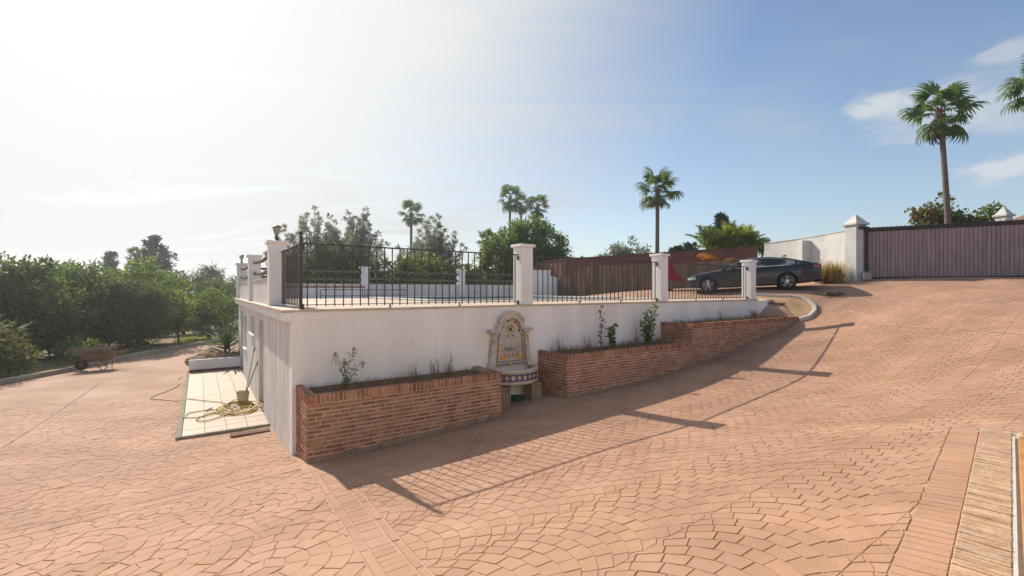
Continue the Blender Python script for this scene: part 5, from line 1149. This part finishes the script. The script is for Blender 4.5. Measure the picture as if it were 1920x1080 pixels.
def palm(px, py, Y, base, rad, lean, seed, label, n=28, tr=.17, group=None):
    """px,py: where the heart of the crown is seen"""
    rn = random.Random(seed); x = at(px, Y); zt = (543-py)/853*Y; o = empty('fan_palm', (x-lean, Y, base), 0, label, 'palm', 'fan palms on the skyline'); H = zt-base
    pts = [(lean*(f**1.4), 0, H*f) for f in (0,.15,.3,.45,.6,.75,.9,1)]; MB().tube(pts, [tr*1.35,tr*1.1,tr,tr*.95,tr*.9,tr*.86,tr*.9,tr*.8], 12).build('trunk', palm_bark, o, smooth='all')
    mb = MB(); 
    for k in range(46):
        a = rn.random()*6.28; z = H-rn.random()*.85; r = tr*(.9+.5*rn.random()); xx = lean*((z/H)**1.4); mb.tube([(xx+r*.6*math.cos(a), r*.6*math.sin(a), z-.12), (xx+r*1.5*math.cos(a), r*1.5*math.sin(a), z+.16)], [.035,.015], 4)
    mb.build('leaf_bases', mat('rusty leaf bases %d' % seed, [(.16,.075,.04),(.22,.12,.07)], 8, .95), o)
    sc = rad/1.72
    for k in range(n):
        f = (k+.5)/n; el = R(82-140*f**.95)+rn.uniform(-.3,.25); az = k*2.39996+rn.uniform(-.25,.25); s = sc*rn.uniform(.78,1.1)
        inst('frond', FAN[k % 3] if f < .965 else FAND, o, (lean, 0, H-.05-.25*f), (rn.uniform(-.3,.3), -el, az), (s,s,s))
palm(1762, 205, 22, .4, 1.62, -.5, 201, 'tall fan palm with bare trunk rising behind the gate', 28, .125)
palm(1957, 150, 20.5, .4, 1.5, .1, 202, 'fan palm whose crown is cut by the right edge', 28, .16)
palm(1233, 352, 32, -1.5, 1.68, .05, 203, 'lone fan palm standing midway above the terracotta wall', 26, .15)
palm(771, 398, 55, -3, 1.85, 0, 204, 'lone distant fan palm between the airy grey trees', 26, .18)
palm(957, 369, 58, -3, 1.95, .3, 205, 'left and tallest of three distant fan palms', 26, .17)
palm(977, 381, 60, -3, 1.5, -.1, 206, 'middle of three distant fan palms', 26, .15)
palm(1008, 384, 58, -3, 1.8, .1, 207, 'rightmost of three distant fan palms', 26, .16)
palm(258, 478, 46, -3.4, 1.2, 0, 208, 'small distant fan palm just left of the dark conifer', 26, .15)
palm(912, 450, 42, -3, 1.2, 0, 209, 'low fan palm half hidden at the left of the green tree', 22, .15)
palm(790, 478, 36, -3, 1.3, 0, 210, 'low fan palm head at the foot of the airy trees', 24, .18)
# feathery palms over the terracotta wall
def feather(seed, m, L=1.7, droop=.95):
    rn = random.Random(seed); mb = MB(); pts = []; 
    for k in range(13): t = k/12; pts.append(Vector((L*t*(1-.12*t), 0, .75*L*t*.6-droop*t*t*L*.55)))
    mb.tube(pts, [.02*(1-.8*k/12)+.003 for k in range(13)], 4)
    for k in range(2, 13):
        for q in (0,.5):
            p = pts[k] if q == 0 or k == 12 else pts[k].lerp(pts[min(12,k+1)], q); t = (pts[min(12,k+1)]-pts[k-1]).normalized(); l = .46*math.sin(math.pi*(.12+.8*k/13))*rn.uniform(.8,1.15)
            for sy in (-1,1):
                d = (t*.65+Vector((0,sy*.8,-.25+rn.uniform(-.15,.1)))).normalized(); w = t*.028; mb.add([p-w, p+d*l*.5-w*1.2, p+d*l+Vector((0,0,-.08)), p+d*l*.5+w*1.2], [(0,1,2,3)])
    return mb.mesh('frond', m)
FE = [feather(k, lf_feather) for k in range(2)]
lf_or = leafmat('orange dead frond', [(.45,.17,.02),(.55,.26,.04)], .2, .35); FO = feather(5, lf_or, 1.7, 1.0)
def fpalm(px, Y, topz, n, sc, seed, label):
    rn = random.Random(seed); x = at(px, Y); o = empty('feather_palm', (x, Y, -.3), 0, label, 'palm', 'feathery palms over the terracotta wall'); H = topz+.3-.75*sc
    for j in range(3): MB().tube([(0.08*j,0,-.3),(.3*(j-1),.1*j,H*.6),(.5*(j-1)*sc,.1,H-.2*j)], [.08,.07,.06], 8).build('stem', bark_m, o)
    for k in range(n):
        f = k/n; j = k % 3; inst('frond', FE[k % 2], o, (.5*(j-1)*sc, .1, H-.2*j-.15*f), (rn.uniform(-.3,.3), -R(88-62*f), k*2.4+rn.uniform(-.2,.2)), (sc*rn.uniform(.85,1.1),)*3)
fpalm(1340, 30.5, 3.6, 44, 1.0, 301, 'yellow green feathery palm left of the cypress spires')
fpalm(1385, 30, 3.75, 48, 1.05, 302, 'yellow green feathery palm right of the cypress spires')
fpalm(1420, 29.5, 3.2, 34, .75, 303, 'smallest feathery palm beside the curved white wall')
o = empty('dead_frond_plant', (at(1352,24.6), 24.6, -.2), 0, 'orange dead palm fronds arching over the shade cloth', 'palm')
MB().tube([(0,0,-.2),(0,0,1.75)], [.12,.08], 8).build('stem', bark_m, o)
for k in range(5): inst('frond', FO, o, (0,0,1.7), (.2*k-.4, -R(30-5*k), math.pi-.5+.28*k+(0 if k < 4 else 2.4)), (.8,)*3)
# yucca, rocks and dry grass by the patio end
YM = MB().add([(0,-.025,0),(.3,-.035,.02),(.62,-.02,-.02),(.85,0,-.10),(.62,.02,-.02),(.3,.035,.02),(0,.025,0)], [(0,1,5,6),(1,2,4,5),(2,3,4)]).mesh('leaf', leafmat('yucca leaf', [(.07,.10,.045),(.11,.14,.07)], .2, .2))
p = W(-.42, 13.1); o = empty('yucca', (p.x, p.y, gs(-.42,13.1)+.1), 0, 'spiky grey green yucca at the far end of the garden rooms', 'plant'); rn = random.Random(8)
MB().tube([(0,0,-.3),(.05,0,.8)], [.14,.1], 8).build('stem', bark_m, o)
for k in range(90):
    f = k/90; inst('leaf', YM, o, (.04,0,.3+.55*f), (rn.uniform(-.4,.4), -R(-25+95*f)+rn.uniform(-.15,.15), k*2.4), (rn.uniform(1.0,1.45),)*3)
def rock(s, u, r, seed, label):
    rg = np.random.default_rng(seed); bm = bmesh.new(); bmesh.ops.create_icosphere(bm, subdivisions=2, radius=r)
    for v in bm.verts: v.co *= 1+.22*rg.normal()*.6; v.co.z *= .62
    me = bpy.data.meshes.new('rock'); bm.to_mesh(me); bm.free(); me.materials.append(MATS.get('tan rock') or mat('tan rock', [(.18,.12,.075),(.30,.21,.14),(.36,.27,.19)], 5, .95, .9, 20)); p = W(s, u)
    tag(inst('rock', me, None, (p.x, p.y, gs(s,u)+r*.75), (0,0,seed)), label, 'rock', 'rocks round the yucca bed')
rock(-1.3, 12.4, .46, 1, 'largest tan rock at the left end of the yucca bed'); rock(-.75, 12.35, .46, 2, 'tan rock in the middle of the yucca bed'); rock(-.28, 12.4, .44, 3, 'tan rock against the white wall in the yucca bed'); rock(-.95, 13.0, .52, 4, 'tan rock at the back of the yucca bed')
# --- grasses and small plants
def tuft(name, label, pts, m, seed, h, n, kind=None, cat=None, w=.006, curl=.5, parent=None):
    """blades of grass as bent strips rooted at pts (world)"""
    rg = np.random.default_rng(seed); P = np.array(pts)[rg.integers(0, len(pts), n)]+np.c_[rg.normal(0,.05,n), rg.normal(0,.05,n), np.zeros(n)]
    a = rg.random(n)*6.28; l = h*(.35+.9*rg.random(n)**1.6); c = curl*(.2+rg.random(n)); d = np.c_[np.cos(a), np.sin(a), np.zeros(n)]; sd_ = np.c_[-np.sin(a), np.cos(a), np.zeros(n)]*w
    up = np.array([0,0,1.]); q1 = P+up*l[:,None]*.55+d*(l*c*.25)[:,None]; q2 = P+up*(l*(.95-.35*c))[:,None]+d*(l*c*.8)[:,None]
    V = np.stack([P-sd_, P+sd_, q1+sd_*.8, q1-sd_*.8, q2+sd_*.25, q2-sd_*.25], 1).reshape(-1,3); i = np.arange(n)[:,None]*6; F = np.vstack([i+np.array([[0,1,2,3]]), i+np.array([[3,2,4,5]])])
    return tag(inst(name, npmesh(name, V, F, m), parent), label, cat, None, kind)
def onp(s0, s1, t0, t1, z, n, seed):
    rg = np.random.default_rng(seed); return [(*W(s0+(s1-s0)*rg.random(), -(t0+(t1-t0)*rg.random())), z) for _ in range(n)]
tuft('dry_grass', 'low dry brown grass growing in the corner brick planter', onp(.25,3.4,.12,.8,-1.72,400,1), lf_dry, 1, .14, 1500, 'stuff', 'grass', .004)
tuft('dry_grass', 'dry grass in the lower long planter', onp(5.5,9.6,.12,.85,-1.50,400,2), lf_dry, 2, .2, 1300, 'stuff', 'grass', .004)
tuft('dry_grass', 'dry tangled grass in the upper wedge planter', onp(10.0,15.6,.12,.85,-1.02,400,3), lf_dry, 3, .2, 1700, 'stuff', 'grass', .005, .9)
for k, (s, t, h, z) in enumerate(((2.05,.3,.42,-1.70), (2.45,.35,.50,-1.70), (2.85,.25,.62,-1.7), (5.7,.3,.55,-1.5), (6.6,.3,.5,-1.5), (8.4,.3,.8,-1.5), (9.3,.5,.75,-1.5), (12.2,.4,.55,-1.02), (14.2,.4,.42,-1.02))):
    tuft('grass_tuft', ['leftmost thin dry grass stalks in the corner planter', 'curled dry grass in the middle of the corner planter', 'tall bent straw near the fountain end of the corner planter', 'dry tuft at the left end of the lower planter', 'dry tuft left of the brown spike in the lower planter', 'tall dry stalks between the leafy stems', 'dry tuft at the step between the lower and upper planters', 'thin curled dry grass in the middle of the upper planter', 'bushy straw tuft below the last railing pillar'][k], [(*W(s, -t), z)], lf_dry, 20+k, h, 26 if k != 8 else 150, None, 'grass', .005, .9)
def stemplant(name, label, s, t, z, stems, m, seed, leaf=(.06,.035), head=None, stemr=.006, cat='plant'):
    p = W(s, -t); o = empty(name, (p.x, p.y, z), 0, label, cat); rg = np.random.default_rng(seed); mb = MB(); cl = []; hd = []
    for (dx, dy, h) in stems:
        pts = [(dx*f**1.5+rg.normal(0,.01), dy*f**1.5, h*f) for f in np.linspace(0, 1, 6)]; mb.tube(pts, [stemr*(1-.6*k/5) for k in range(6)], 5)
        for f in np.linspace(.1, .95, 14): cl.append((dx*f**1.5+rg.normal(0,.025), dy*f**1.5+rg.normal(0,.025), h*f, .03+.02*rg.random()))
        hd.append((dx, dy, h))
    mb.build('stem', m if head else bark_m, o); V, F = leafcloud(rg, np.array(cl), 5, leaf[0], leaf[1], .8, .1); inst('leaves', npmesh('leaves', V, F, m), o)['kind'] = 'stuff'
    if head:
        for h in hd:
            V, F = leafcloud(rg, np.array([(h[0],h[1],h[2]-.025*k,.016) for k in range(4)]), 10, .045, .014, .6, .6); inst('flower_head', npmesh('flower_head', V, F, head), o)
lf_head = leafmat('faded flower head', [(.42,.22,.12),(.5,.32,.2)], .25, .3)
stemplant('flowering_weed', 'weed with four upright stems and faded pinkish heads in the corner planter', .78, .4, -1.71, [(-.18,0,.60), (-.03,.03,.48), (.14,0,.68), (.28,.02,.45)], leafmat('weed leaf', [(.10,.13,.05),(.15,.17,.08)], .3, .3), 41, (.05,.018), lf_head)
stemplant('dead_spike', 'tall dead brown flower spike in the lower long planter', 7.05, .3, -1.49, [(.03,0,1.10)], leafmat('dead brown spike', [(.15,.06,.03),(.22,.10,.05)], .3, .1), 42, (.07,.04), lf_head, .014)
stemplant('leafy_stem', 'single green leafy stem beside the dead brown spike', 7.38, .35, -1.49, [(.05,0,.62), (-.04,0,.5)], lf_bright, 43, (.10,.06))
stemplant('rose_bush', 'leggy bush with green and reddish leaves in front of the second pillar', 8.75, .4, -1.49, [(-.22,0,.62), (.0,.02,.98), (.16,0,1.05), (.30,0,1.15), (.08,0,.55), (-.1,0,.85)], lf_bright, 44, (.09,.05))
stemplant('dry_shrub', 'bare dry forked twigs at the step of the brick planters', 9.5, .6, -1.49, [(.45,0,.5), (.35,.1,.4), (.2,0,.5), (-.1,0,.35)], lf_dry, 45, (.05,.01))
tuft('straw_clump', 'orange brown dry grass clump among the rocks of the yucca bed', [(*W(-1.0+.25*k, 12.3+.1*(k%3)), gs(-1.0,12.4)+.4) for k in range(5)], lf_straw2, 65, .38, 500, None, 'grass', .01, 1.)
x, y = at(1562,18.4), 18.7
tuft('golden_bush', 'golden dry grassy bush at the foot of the curved white wall', [(x+rn.uniform(-.45,.45), y+rn.uniform(-.3,.2), g1(x,y)) for k in range(30)], lf_straw2, 61, .95, 1500, None, 'shrub', .008, .7)
x, y = at(1555,16.6), 16.6
tuft('ground_weed', 'small flat grey green weed growing out of the paving near the car', [(x+rn.uniform(-.35,.35), y+rn.uniform(-.2,.2), g1(x,y)+.01) for k in range(30)], lf_olive, 62, .14, 700, None, 'weed', .012, 1.)
gpts = []
for a, b in zip(KERB[2:-2], KERB[3:-1]):
    for k in range(60):
        f = random.Random(k*7+len(gpts)).random(); q = random.Random(k*3+len(gpts)).random(); X_ = a[0]+(b[0]-a[0])*f-.25-2.2*q*q; Y_ = a[1]+(b[1]-a[1])*f; gpts.append((X_, Y_, g1(X_,Y_)+.02))
tuft('verge_grass', 'dry straw and green grass along the kerb verge', gpts, lf_straw2, 63, .22, 6000, 'stuff', 'grass', .008, .9)
gp2 = [(at(330+110*random.Random(k).random(), 1)*yy, yy, g1(at(330+110*random.Random(k).random(), 1)*yy, yy)+.02) for k in range(300) for yy in (26+9*random.Random(k+999).random(),)]
tuft('lawn_strip', 'sunlit green grass under the round tree', gp2, lf_feather, 64, .16, 6000, 'stuff', 'grass', .012, .9)
# neighbour's tiled roof beyond the gate
o = empty('neighbour_house', (at(1990,30), 30, .5), R(-20), 'tiled roof of a house just showing over the gate at the right edge', 'house')
MB().box(-4,4,-3,3,-.5,3.1).build('wall', white_m, o); rfm = mat('brown roof tile', [(.16,.085,.06),(.24,.13,.09)], 9, .9, .6, 14)
MB().add([(-4.4,-3.4,3.0),(4.4,-3.4,3.0),(4.4,3.4,3.0),(-4.4,3.4,3.0),(-1.5,0,4.7),(1.5,0,4.7)], [(0,1,5,4),(1,2,5),(2,3,4,5),(3,0,4),(3,2,1,0)]).build('roof', rfm, o)
# ------------------------------------------------------------ thin scattering volume, added to stand in for lens glare
def glare_haze():
    m = bpy.data.materials.new('pale haze'); m.use_nodes = True; N = m.node_tree.nodes; L = m.node_tree.links; N.clear()
    out = N.new('ShaderNodeOutputMaterial'); v = N.new('ShaderNodeVolumePrincipled'); L.new(v.outputs[0], out.inputs['Volume'])
    v.inputs['Color'].default_value = (.86, .93, 1.0, 1); v.inputs['Density'].default_value = .0013; v.inputs['Anisotropy'].default_value = .68
    tag(MB().box(-3600,3600,-3600,3600,-9.5,14.5).build('glare_haze', m), kind='stuff')
glare_haze()
